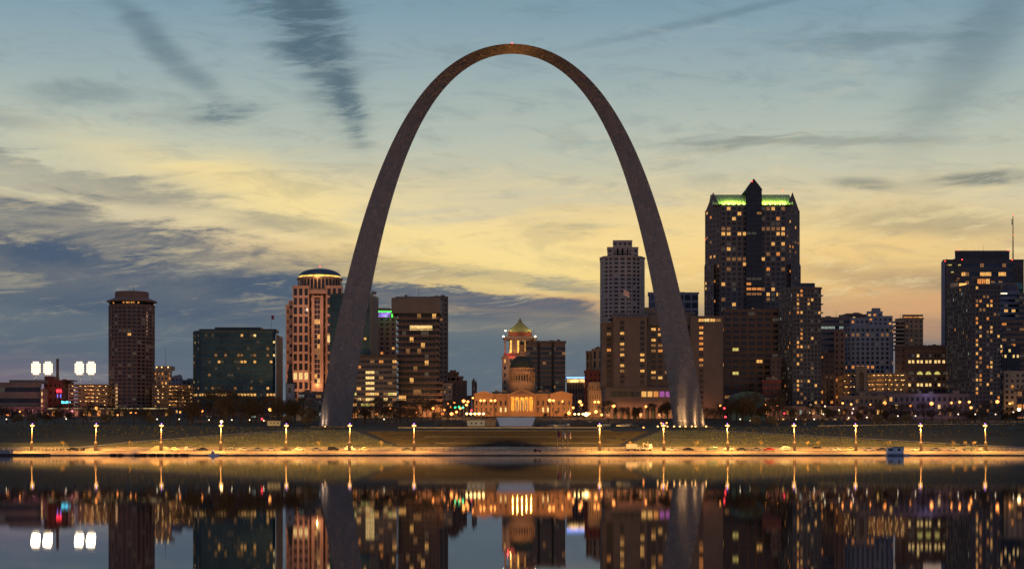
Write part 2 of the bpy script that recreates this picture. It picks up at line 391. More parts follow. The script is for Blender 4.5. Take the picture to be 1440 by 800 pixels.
# ------------------------------------------------------------------ the arch
def arch():
    m = bpy.data.materials.new('stainless_panels'); m.use_nodes = True; t = E.nt = m.node_tree
    p = t.nodes['Principled BSDF']; p.inputs['Metallic'].default_value = 1; p.inputs['Roughness'].default_value = .36
    p.inputs['Anisotropic'].default_value = 1.0; p.inputs['Anisotropic Rotation'].default_value = 0.25
    uv = t.nodes.new('ShaderNodeUVMap'); tg = t.nodes.new('ShaderNodeTangent'); tg.direction_type = 'UV_MAP'
    t.links.new(tg.outputs[0], p.inputs['Tangent'])
    br = t.nodes.new('ShaderNodeTexBrick'); t.links.new(uv.outputs[0], br.inputs[0]); br.inputs['Scale'].default_value = 1
    br.inputs['Brick Width'].default_value = 1.8; br.inputs['Row Height'].default_value = 3.6; br.inputs['Mortar Size'].default_value = .03; br.offset = 0
    br.inputs['Color1'].default_value = (.26, .235, .222, 1); br.inputs['Color2'].default_value = (.34, .30, .285, 1); br.inputs['Mortar'].default_value = (.15, .14, .145, 1)
    g = t.nodes.new('ShaderNodeNewGeometry'); a = noise(g.outputs['Position'], .25, 6, .65)
    t.links.new(mixc(smooth(a, .3, .7)*.85, br.outputs[0], (.29, .26, .25)), p.inputs['Base Color'])
    s = t.nodes.new('ShaderNodeVectorMath'); s.operation = 'MULTIPLY'; t.links.new(uv.outputs[0], s.inputs[0]); s.inputs[1].default_value = (1/1.8, 1/3.6, 0)
    fl = t.nodes.new('ShaderNodeVectorMath'); fl.operation = 'FLOOR'; t.links.new(s.outputs[0], fl.inputs[0])
    wn = t.nodes.new('ShaderNodeTexWhiteNoise'); t.links.new(fl.outputs[0], wn.inputs[0])
    t.links.new((E(wn.outputs[0])*.05+.25).v, p.inputs['Roughness'])
    vs = t.nodes.new('ShaderNodeVectorMath'); vs.operation = 'SUBTRACT'; t.links.new(wn.outputs['Color'], vs.inputs[0]); vs.inputs[1].default_value = (.5, .5, .5)
    vm = t.nodes.new('ShaderNodeVectorMath'); vm.operation = 'SCALE'; t.links.new(vs.outputs[0], vm.inputs[0]); vm.inputs['Scale'].default_value = .004
    va = t.nodes.new('ShaderNodeVectorMath'); va.operation = 'ADD'; t.links.new(g.outputs['Normal'], va.inputs[0]); t.links.new(vm.outputs[0], va.inputs[1])
    vn = t.nodes.new('ShaderNodeVectorMath'); vn.operation = 'NORMALIZE'; t.links.new(va.outputs[0], vn.inputs[0]); t.links.new(vn.outputs[0], p.inputs['Normal'])
    ft = .3048; A, B, C, L = 693.8597, 68.7672, .0100333, 299.2239
    zb, D = 13.6, 850.0; n = 180
    pts = []
    # equal steps in arc length
    smax = math.sinh(C*L)*B
    for i in range(n+1):
        s_ = -smax+2*smax*i/n; x = math.asinh(s_/B)/C; z = A-B*math.cosh(C*x)
        q = (125.1406+1262.6651*(625.0925-z)/625.0925)   # section area law
        a = math.sqrt(q*4/math.sqrt(3))*ft
        pts.append((x*ft, z*ft, a))
    me_v, me_f, uvs = [], [], []
    arc = 0; arcs = [0]
    for i in range(1, len(pts)):
        arc += math.dist(pts[i][:2], pts[i-1][:2]); arcs.append(arc)
    rings = []
    for i, (x, z, a) in enumerate(pts):
        p0, p1 = pts[max(0, i-1)], pts[min(n, i+1)]
        tv = Vector((p1[0]-p0[0], 0, p1[1]-p0[1])).normalized(); out = Vector((-tv.z, 0, tv.x))      # outward normal
        c = Vector((x, D, z+zb)); h = a*math.sqrt(3)/2
        rings.append([c+out*h/3+Vector((0, -a/2, 0)), c+out*h/3+Vector((0, a/2, 0)), c-out*h*2/3])
    for i in range(n):
        for k in range(3):
            k2 = (k+1) % 3; b = len(me_v)
            q = [rings[i][k], rings[i+1][k], rings[i+1][k2], rings[i][k2]]
            me_v += [tuple(v) for v in q]; me_f.append((b, b+1, b+2, b+3))
            w0, w1 = pts[i][2], pts[i+1][2]
            ua = arcs[i] if i < n/2 else arcs[i]
            uvs += [(-w0/2, arcs[i]), (-w1/2, arcs[i+1]), (w1/2, arcs[i+1]), (w0/2, arcs[i])]
    me = bpy.data.meshes.new('arch_shell'); me.from_pydata(me_v, [], me_f); me.materials.append(m)
    ul = me.uv_layers.new(name='UVMap')
    for i, u in enumerate(uvs): ul.data[i].uv = u
    # orient normals outward
    import bmesh
    bm = bmesh.new(); bm.from_mesh(me); bmesh.ops.remove_doubles(bm, verts=bm.verts, dist=1e-4); bmesh.ops.recalc_face_normals(bm, faces=bm.faces); bm.to_mesh(me); bm.free()
    r = empty('monument_arch', (0, D, zb), 'giant stainless steel arch rising over the riverfront park', 'arch')
    link(bpy.data.objects.new('arch_shell', me), r)
    sub('beacon', r, emis('red_beacon', (1, .05, .03), 6, 0), lambda b: b.lathe(0, D, [(.3, 205.6), (.45, 206.1), (.3, 206.7)], 8))
    for sx_ in (-1, 1):
        sub('foundation', r, dconc, lambda b: b.box(sx_*91.2-9, sx_*91.2+9, D-8.6, D+8.6, 12.3, 14.15))
arch()
# ------------------------------------------------------------------ buildings
RND = random.Random(11)
def facade(mb, wins, P0, P1, z0, z1, cw, fh, wf, hf, t=.35, ei=0, m=None):
    """relief grid of piers and spandrels on the wall from P0 to P1 (left to right as seen from outside)"""
    P0, P1 = Vector((*P0, 0)), Vector((*P1, 0)); U = P1-P0; L = U.length
    if L < 1.2: return
    U.normalize(); N = Vector((U.y, -U.x, 0)); nx = max(1, round(L/cw)); nz = max(1, round((z1-z0)/fh)); a, b = L/nx, (z1-z0)/nz
    if hf < .98:
        sh = b*(1-hf)
        for j in range(nz+1):
            lo = z0+j*b-(sh/2 if j else 0); hi = z0+j*b+(sh/2 if j < nz else 0)
            mb.obox(P0+Vector((0, 0, lo))-N*.1, U*L, N*(t+.1), (0, 0, hi-lo), m)
    if wf < .98:
        pw = a*(1-wf)
        for i in range(nx+1):
            lo = i*a-(pw/2 if i else 0); hi = i*a+(pw/2 if i < nx else 0)
            mb.obox(P0+U*lo+Vector((0, 0, z0))-N*.1, U*(hi-lo), N*(t+.14), (0, 0, z1-z0), m)
    for j in range(nz):
        for i in range(nx):
            c = P0+U*((i+.5)*a)+Vector((0, 0, z0+(j+.5)*b))
            wins.append((c, U, N, a*min(wf, .985), b*hf, ei, i, j, nx, nz))
def emit_windows(parent, wins, lit, glass, name='window', cap=100, dep=.06):
    """lit(ei,i,j,nx,nz)->key or None.  The largest/lit 100 become parts, the rest one 'stuff' part."""
    if not wins: return
    items = []
    for w in wins:
        k = lit(*w[5:10]) if lit else None
        items.append((w, k))
    def score(it):
        w, k = it; facing = max(0, -w[2].y); return (1 if facing > .25 else 0, w[3]*w[4]*facing*(1.5 if k else 1)+(.5 if k else 0))
    items.sort(key=score, reverse=True)
    cache = {}; rest = MB()
    for n_, (w, k) in enumerate(items):
        c, U, N, ww, hh = w[:5]; mt = LIT[k] if k else glass
        if k and glass is GL['teal']: hh *= .42; ww *= .8
        if n_ < cap:
            key = (round(ww, 2), round(hh, 2), mt.name)
            if key not in cache:
                b = MB(); b.box(-ww/2, ww/2, -.05, .02, -hh/2, hh/2, mt)
                if ww > 1.6: b.box(-.05, .05, -.1, -.05, -hh/2, hh/2, black)
                cache[key] = b.mesh(name)
            o = bpy.data.objects.new(name, cache[key]); S.collection.objects.link(o); o.parent = parent
            o.location = c+N*dep-parent.location; o.rotation_euler = (0, 0, math.atan2(U.y, U.x))
        else: rest.obox(c-U*ww/2+N*(dep-.05)-Vector((0, 0, hh/2)), U*ww, N*.07, (0, 0, hh), mt)
    if rest.v:
        o = rest.build(name, None, parent); o['kind'] = 'stuff'
def plit(p, keys=('warm', 'amber', 'dim', 'pale'), faint=0, rows=None, seed=1):
    r = random.Random(seed)
    def f(ei, i, j, nx, nz):
        jt = nz-1-j
        if rows and jt in rows:
            if r.random() < rows[jt][0]: return rows[jt][1]
        if r.random() < p: return r.choice(keys)
        if r.random() < faint: return 'faint'
        return None
    return f
class Inset(list): pass
def foot(vis, back, conv=True):
    """vis: list of (px, d) seen from left to right; returns ccw footprint (front first)"""
    P = [(X(px, d), d) for px, d in vis]; (lx, ly), (rx, ry) = P[0], P[-1]
    if conv and not isinstance(vis, Inset):          # the receding side wall runs along the sight line from the far bank
        return P+[(rx*((ry+back)/ry if rx < 0 else 1), ry+back), (lx*((ly+back)/ly if lx > 0 else 1), ly+back)]
    return P+[(rx, ry+back), (lx, ly+back)]
def inset_front(px0, px1, d, back):
    """front edge so that front plus receding side fill px0..px1"""
    if px1 < 720:
        x1 = (px1-720)*(d+back)/F; return Inset([(px0, d), (720+x1*F/d, d)])
    if px0 > 720:
        x0 = (px0-720)*(d+back)/F; return Inset([(720+x0*F/d, d), (px1, d)])
    return [(px0, d), (px1, d)]
def bld(name, label, vis, back, pyt, wall, cw=4, fh=3.6, wf=.6, hf=.55, lit=None, glass='dark', cat='building', group=None, t=.35, z0=None, parent=None, cornice=.8, roofh=1.2, pent=None, skip=0, root=None, zt=None, win='window', topgap=0, roofm=None, sidewin=True, cap=100):
    d = vis[0][1]; fp = foot(vis, back); zb = min(gz(*p) for p in fp)-.5 if z0 is None else z0
    zt = Z(pyt, min(v[1] for v in vis)) if zt is None else zt
    if root is None:
        cx = sum(p[0] for p in fp)/len(fp); cy = sum(p[1] for p in fp)/len(fp)
        root = empty(name, (cx, cy, gz(cx, cy)), label, cat, group)
    mb = MB(); wins = []; n = len(fp)
    mb.prism(fp, zb, zt-.05, wall)
    for i in range(n):
        a, b = Vector(fp[i]), Vector(fp[(i+1) % n]); mid = (a+b)/2; N = Vector(((b-a).y, -(b-a).x))
        if N.dot(mid) >= 0: continue
        if not sidewin and i >= len(vis)-1: continue
        facade(mb, wins, a, b, zb+skip, zt-topgap, cw, fh, wf, hf, t, i, wall)
    mb.build('wall', None, root)
    # roof slab with parapet
    rb = MB(); cxy = Vector((sum(p[0] for p in fp)/n, sum(p[1] for p in fp)/n))
    big = [tuple(cxy+(Vector(p)-cxy)*(1+cornice/max(6, (Vector(p)-cxy).length))) for p in fp]
    rb.prism(big, zt+.01, zt+roofh, roofm or wall); rb.build('roof', None, root)
    emit_windows(root, wins, lit, GL[glass], win, cap)
    if label and back >= 12 and len(vis) < 6:
        rr = random.Random(name+label); xa, xb = X(vis[0][0], d+4), X(vis[-1][0], d+4)
        if xb-xa > 8:
            for k in range(rr.choice((2, 3, 4))):
                w = rr.uniform(1.5, 4.5); x = rr.uniform(xa+1.5, xb-w-1.5); y = d+rr.uniform(3, back-7)
                sub('rooftop_unit', root, greyconc if k else duskconc, lambda q: (q.box(x, x+w, y, y+rr.uniform(2, 4), zt+roofh-.02, zt+roofh+rr.uniform(.9, 2.2))))
            if rr.random() < .6: x = rr.uniform(xa+1, xb-1); sub('antenna', root, black, lambda q: q.tube((x, d+5, zt+roofh-.1), (x, d+5, zt+roofh+rr.uniform(2.5, 5)), .1, .06, 5))
    if pent:
        for (a, b, py, dd) in pent:
            pb = MB(); y0 = d+dd; pb.box(X(a, y0), X(b, y0), y0, y0+min(back-dd-1, 14), zt+roofh-.05, Z(py, y0)); pb.build('rooftop_plant', wall if roofm is None else roofm, root)
    return root
def beacons(root, pts, color='red'):
    m = emis('red_beacon', (1, .05, .03), 6, 0)
    for (px, py, d) in pts:
        x, z = X(px, d), Z(py, d); sub('beacon', root, m, lambda b: b.lathe(x, d, [(.2, z-.4), (.45, z), (.2, z+.4)], 6))
def mast(root, px, py0, py1, d, r=.18, name='antenna'):
    sub(name, root, black, lambda b: b.tube((X(px, d), d, Z(py0, d)), (X(px, d), d, Z(py1, d)), r, r*.5, 5))
brownbrick = mat('brown_brick', (.2, .135, .115), .9, 0, .2, .2)
tanstone = mat('tan_stone', (.32, .23, .16), .9, 0, .2, .2)
pinkgran = mat('pink_granite', (.42, .25, .19), .75, 0, .15, .2)
greyconc = mat('grey_concrete', (.2, .17, .15), .9, 0, .2, .2)
duskconc = mat('dusky_concrete', (.17, .14, .14), .9, 0, .2, .2)
darkbrick = mat('dark_brick', (.12, .085, .08), .9, 0, .25, .2)
blacktower = mat('charcoal_cladding', (.10, .095, .11), .7, 0, .2, .2)
bluestone = mat('blue_grey_stone', (.2, .23, .32), .8, 0, .15, .2)
rosecon = mat('rose_concrete', (.2, .135, .12), .9, 0, .2, .2)
paleston = mat('pale_stone', (.4, .33, .27), .85, 0, .15, .2)
redbrick = mat('red_brick', (.2, .06, .045), .9, 0, .2, .3)
tealroof = mat('teal_copper_roof', (.07, .14, .13), .6, .2, .25, .3)
greyroof = mat('slate_roof', (.09, .12, .14), .7, 0, .2, .3)
whitep = mat('white_paint', (.5, .5, .48), .5, 0, .1, .3)
orange = (1, .5, .18)
# --- 1 stadium offices, far left
r = bld('office_building', 'low grey banded office building by the ballpark at the far left', [(-60, 1150), (57, 1150)], 40, 540, greyconc, 4, 7.5, .985, .42, plit(.0, faint=.1), 'dark', pent=[(13, 60, 534, 10)])
bld('stair_tower', 'pale stair tower with three lit windows beside the banded offices', inset_front(57.5, 66.5, 1142, 10), 10, 549, tanstone, 2.2, 5, .5, .55, lambda e, i, j, nx, nz: 'pale' if i == nx-1 and e == 0 else None, cat='stair tower')
r = bld('ballpark', 'dark red brick ballpark block with glowing signs', inset_front(62, 103, 1180, 30), 30, 537, redbrick, 3.5, 5, .4, .4, plit(.12, ('amber', 'dim'), seed=4), pent=[(62.5, 76, 529, 3), (78, 102, 534, 6)])
def cyl(name, root, px, d, prof, m, n=16, smoothf=True): return sub(name, root, m, lambda b: b.lathe(X(px, d), d, [(rr, Z(py, d)) for rr, py in prof], n), smoothf)
sub('red_sign', r, emis('neon_red', (1, .03, .05), 2.2, .4, .8), lambda b: [b.lathe(X(80.6+2.6*i, 1179), 1178.6, [(.1, Z(552, 1179)), (.65, Z(551, 1179)), (.65, Z(548, 1179)), (.1, Z(547, 1179))], 8) for i in range(3)])
sub('blue_sign', r, emis('neon_blue', (.2, .2, 1), 1.4, .4, .8), lambda b: [b.box(X(80.5+4.4*i, 1178.5), X(81.6+4.4*i, 1178.5), 1178.2, 1178.6, Z(559, 1179), Z(554, 1179)) for i in range(2)])
sub('cyan_sign', r, emis('neon_cyan', (.1, .75, 1), 2.4, .5, 1.2), lambda b: [b.box(X(86.5+2.2*i, 1170), X(88+2.2*i, 1170), 1170, 1170.4, Z(567, 1170), Z(563.5+(i % 3)*.5, 1170)) for i in range(6)]+[b.box(X(86, 1170), X(100, 1170), 1170.4, 1179, Z(568.6, 1170), Z(567.8, 1170), redbrick)])
r = empty('smokestack', (X(81, 1230), 1230, gz(X(81, 1230), 1230)), 'slim brick smokestack standing between the ballpark floodlights', 'smokestack')
cyl('shaft', r, 81, 1230, [(1.3, 600), (1.05, 506)], brownbrick, 12); cyl('rim', r, 81, 1230, [(1.3, 505.9), (1.3, 504.5)], dconc, 12)
# stadium floodlight masts
floodm = emis('flood_bulb', (1, .74, .42), 3.2, 0)
def flood_mast(px, label, base):
    d = 1260; x = X(px, d); g = gz(x, d)
    r = empty('stadium_floodlight', (x, d, g), label, 'floodlight', 'ballpark floodlight masts')
    zt, zb = Z(508.5, d), Z(527, d); hw = 3.3
    def tw(b):
        for s in (-1, 1):
            b.tube((x+s*1.1, d, g), (x+s*.7, d, zt), .16, .12, 5)
        k = 0; z = g
        while z < zb:
            s = 1 if k % 2 else -1; b.tube((x-s*1.05, d, z), (x+s*1.0, d, z+2.4), .08, .08, 4); z += 2.4; k += 1
    sub('mast', r, steel, tw)
    sub('lamp_frame', r, steel, lambda b: [b.box(x-hw, x+hw, d-.1, d+.15, zb+(zt-zb)*i/6-.12, zb+(zt-zb)*i/6+.12) for i in range(7)])
    for i in range(6):
        for j in range(7):
            if ((i-2.5)/3.05)**2+((j-3)/3.7)**2 > 1: continue
            sub('lamp', r, floodm, lambda b: b.lathe(0, 0, [(.4, -.15), (.6, .15)], 8)).matrix_basis = Matrix.Translation((x-hw+.45+i*1.14, d-.45, zb+.7+j*(zt-zb-1.2)/6))@Matrix.Rotation(R(90), 4, 'X')
    light('floodlight', 'AREA', (x, d-1.2, (zt+zb)/2), 9000, (1, .85, .62), 6, (x, d-60, 0))
flood_mast(50.8, 'blazing ballpark floodlight bank, leftmost of the four', 0)
flood_mast(67.8, 'blazing ballpark floodlight bank right of the leftmost one', 0)
flood_mast(111.8, 'blazing ballpark floodlight bank above the parking garage, left one of the pair', 0)
flood_mast(128.4, 'blazing ballpark floodlight bank nearest the round hotel tower', 0)
# garages
def garage(name, label, px0, px1, d, pyt, floors, pyb=None, back=25, m=tanstone, seed=1, wide=9):
    x0, x1 = X(px0, d), X(px1, d); g = gz((x0+x1)/2, d)-.5 if pyb is None else Z(pyb, d); zt = Z(pyt, d)
    r = empty(name, ((x0+x1)/2, d+back/2, g), label, 'parking garage'); fh = (zt-g)/floors; rr = random.Random(seed)
    for k in range(floors+1):
        sub('floor_slab', r, m, lambda b: (b.box(x0, x1, d, d+back, g+k*fh-.25, g+k*fh), b.box(x0, x1, d-.2, d, g+k*fh-.3, g+k*fh+fh*.3)))
    n = max(2, round((x1-x0)/wide))
    for i in range(n+1):
        xx = x0+(x1-x0)*i/n; sub('column', r, m, lambda b: b.box(xx-.35, xx+.35, d-.35, d+.4, g, zt+.3))
    sub('back_wall', r, m, lambda b: b.box(x0, x1, d+back-.3, d+back, g, zt-.3))
    bulb = emis('garage_tube', (1, .55, .18), 3.2, .4)
    for k in range(floors):
        for i in range(n*2):
            if rr.random() < .7:
                xx = x0+(x1-x0)*(i+.5)/(n*2)+rr.uniform(-1, 1); zz = g+(k+1)*fh-.75
                sub('ceiling_lamp', r, bulb, lambda b: b.box(xx-.4, xx+.4, d+2, d+2.5, zz+.05, zz+.3))
        light('garage_light', 'AREA', ((x0+x1)/2, d+6, g+(k+1)*fh-.6), 1500*(x1-x0)/25, (1, .55, .22), 4, ((x0+x1)/2, d+14, g+k*fh)).data.shape = 'SQUARE'
    return r
garage('parking_garage', 'orange lit parking garage left of the round hotel tower', 97, 151, 1145, 541.5, 6, 573, seed=5)
garage('parking_garage', 'orange lit parking garage between the round tower and the teal glass block', 215, 272, 1160, 542, 6, 573, seed=6)
# long low pavilion with lit eave
r = bld('pavilion', 'long low pavilion with a lit eave at the foot of the round tower', [(66, 1110), (238, 1110)], 14, 574.5, darkbrick, 3, 4.5, .7, .6, plit(.28, ('warm', 'dim', 'amber'), seed=9), cornice=1.6, roofh=.8)
sub('lit_eave', r, emis('eave_strip', (1, .75, .35), .8, .5, .3), lambda b: b.box(X(66.5, 1107), X(237.5, 1107), 1107.9, 1108.3, Z(574.6, 1108), Z(573.8, 1108)))
# --- round hotel tower
def hotel():
    d = 1170; cx = X(185.5, d); cy = d; rad = 31.6*1155/F; g = gz(cx, cy)
    r = empty('round_hotel_tower', (cx, cy, g), 'tall round concrete hotel tower with a wider dark ring at the top', 'hotel tower')
    n = 30; fp = [(cx+rad*math.cos(2*math.pi*i/n-.1), cy+rad*math.sin(2*math.pi*i/n-.1)) for i in range(n)]
    zt = Z(430, 1155); b = MB(); wins = []; b.prism(fp, g-1, zt)
    for i in range(n):
        p, q = Vector(fp[i]), Vector(fp[(i+1) % n]); N = Vector(((q-p).y, -(q-p).x))
        if N.dot((p+q)/2) < 0: facade(b, wins, p, q, g, zt, 3.2, 2.55, .72, .62, .45 if i % 2 else .25, i)
    b.build('wall', rosecon, r)
    one = {}
    def lt(ei, i, j, nx, nz):
        return 'warm' if (nz-1-j == 7 and ei in (23,)) else ('faint' if random.Random(ei*77+j).random() < .12 else None)
    emit_windows(r, wins, lt, GL['dark'])
    rr = 34.8*1155/F; z = lambda py: Z(py, 1155)
    sub('ring_roof', r, rosecon, lambda b: b.lathe(cx, cy, [(rr*.94, z(423.6)), (rr+.3, z(422.2)), (rr, z(421)), (rad*.78, z(417))], 40))
    sub('ring_soffit', r, rosecon, lambda b: b.lathe(cx, cy, [(rad+.2, z(430)), (rad+.6, z(428.5)), (rr*.93, z(427.5)), (rr*.9, z(427))], 40))
    sub('ring_glazing', r, GL['black'], lambda b: b.lathe(cx, cy, [(rr*.88, z(427.2)), (rr*.93, z(423.4))], 40))
    for k, a in enumerate((-1.75, -1.6, -1.52, -1.4, -1.3, -1.1, -2.3)):
        sub('ring_window', r, LIT['warm' if k % 2 else 'amber'], lambda b: b.obox((cx+rr*.92*math.cos(a), cy+rr*.92*math.sin(a), z(426)), (1.1, .0, 0), (0, -.35, 0), (0, 0, .8)))
    sub('crown', r, rosecon, lambda b: b.lathe(cx, cy, [(rad*.75, z(417.5)), (rad*.75, z(408.6)), (rad*.72, z(408))], 40))
    mast(r, 188, 409, 404, 1170)
hotel()
# ornate stepped building behind
r = bld('stepped_tower', 'small stepped stone tower with lit crown behind the garage', [(216, 1330), (241, 1330)], 20, 522, tanstone, 2.8, 3.6, .45, .5, plit(.45, ('amber', 'warm', 'dim'), seed=3), pent=[(219, 241, 514.5, 2)], roofm=tanstone)
sub('crown_lamp', r, emis('crown_lamp', (1, .6, .2), 3, .2), lambda b: [b.box(X(px, 1329), X(px+1.4, 1329), 1328, 1328.5, Z(517, 1329), Z(515.4, 1329)) for px in (220, 227, 236)])
light('crown_light', 'DOWN', (X(228, 1322), 1320, Z(522, 1322)), 900, orange, .5)
mast(r, 233, 514, 490, 1335)
bld('office_building', 'plain dusky block low on the skyline left of the teal glass block', [(241, 1300), (256, 1300)], 20, 531, bluestone, 3, 3.6, .5, .5, plit(.1))
bld('office_building', 'long low slate roofed block behind the right hand garage', [(243, 1380), (276, 1380)], 20, 536, greyroof, 4, 3.6, .5, .5)
# --- teal glass block
r = bld('glass_office_block', 'wide teal glass office block with a flag and scattered lit windows', [(272, 1112), (275, 1104), (283, 1100), (383.5, 1100), (387, 1101.5)], 30, 467, mat('teal_frame', (.05, .075, .08), .4, .3, .2), 2.1, 4.2, .93, .84,
        plit(.045, ('warm', 'dim', 'pale', 'dim'), faint=.12, rows={2: (.12, 'dim'), 3: (.2, 'dim'), 4: (.1, 'warm'), 8: (.2, 'dim'), 9: (.75, 'warm')}, seed=22), 'teal', pent=[(280, 388, 462.5, 2), (302, 367, 460, 6)], cornice=.4, t=.18)
sub('side_wall', r, tanstone, lambda b: b.obox((X(387.6, 1101), 1102.4, gz(X(388, 1100), 1100)), (.01, 28, 0), (.7, 0, 0), (0, 0, Z(470, 1100)-gz(X(388, 1100), 1100))))
mast(r, 381.6, 465, 442.5, 1110, .12, 'flagpole')
def flagm(b, px, py, d, w, h, m1, m2, droop=.5):
    x, z = X(px, d), Z(py, d); n = 6
    for k in range(5):
        for i in range(n):
            f = lambda i_: (x+w*i_/n, d+.35*math.sin(i_*1.3), z-droop*w*i_/n)
            a, c = f(i), f(i+1); h0, h1 = h*k/5, h*(k+1)/5
            b.poly([(a[0], a[1], a[2]-h1), (c[0], c[1], c[2]-h1), (c[0], c[1], c[2]-h0), (a[0], a[1], a[2]-h0), (a[0], a[1]+.05, a[2]-h1), (c[0], c[1]+.05, c[2]-h1), (c[0], c[1]+.05, c[2]-h0), (a[0], a[1]+.05, a[2]-h0)],
                   (m1 if k % 2 else m2), [(0, 1, 2, 3), (7, 6, 5, 4)])
redcl = mat('red_cloth', (.5, .05, .05), .9); whitecl = mat('white_cloth', (.65, .6, .55), .9); navycl = mat('navy_cloth', (.06, .06, .15), .9)
sub('flag', r, None, lambda b: flagm(b, 381.8, 443, 1110, 1.6, 2.6, redcl, navycl, .3))
# --- church with steeple
def church():
    d = 1010; cx = X(407.3, d); g = gz(cx, d); hw = 5.6*d/F
    r = empty('church', (cx, d, g), 'small grey stone church with a sharp black steeple', 'church')
    sub('tower', r, bluestone, lambda b: (b.box(cx-hw, cx+hw, d, d+2*hw, g-.5, Z(541, d)), b.box(cx-hw-.25, cx+hw+.25, d-.25, d+2*hw+.25, Z(541, d)+.01, Z(539.5, d)), b.box(cx-hw-.2, cx+hw+.2, d-.2, d+2*hw+.2, Z(560, d), Z(559, d))))
    sub('spire', r, mat('black_slate', (.012, .012, .016), .6), lambda b: b.lathe(cx, d+hw, [(hw*.95, Z(539.4, d)), (hw*.72, Z(533, d)), (hw*.5, Z(524, d)), (.05, Z(503.5, d))], 8, None, math.pi/8))
    sub('louvre', r, GL['black'], lambda b: b.box(cx-.7, cx+.7, d-.06, d+.1, Z(552, d), Z(545, d)))
    sub('clock', r, mat('clock_face', (.4, .4, .42), .6), lambda b: b.box(cx-.6, cx+.6, d-.08, d+.1, Z(556.5, d), Z(554.4, d)))
    sub('nave', r, paleston, lambda b: (b.box(X(413.2, d), X(432, d), d+4, d+30, g-.5, Z(570, d)),))
    sub('nave_roof', r, greyroof, lambda b: b.xz([(X(412.6, d), Z(570, d)), (X(434, d), Z(570, d)), (X(422, d), Z(561, d))], d+3.6, d+30.5))
church()
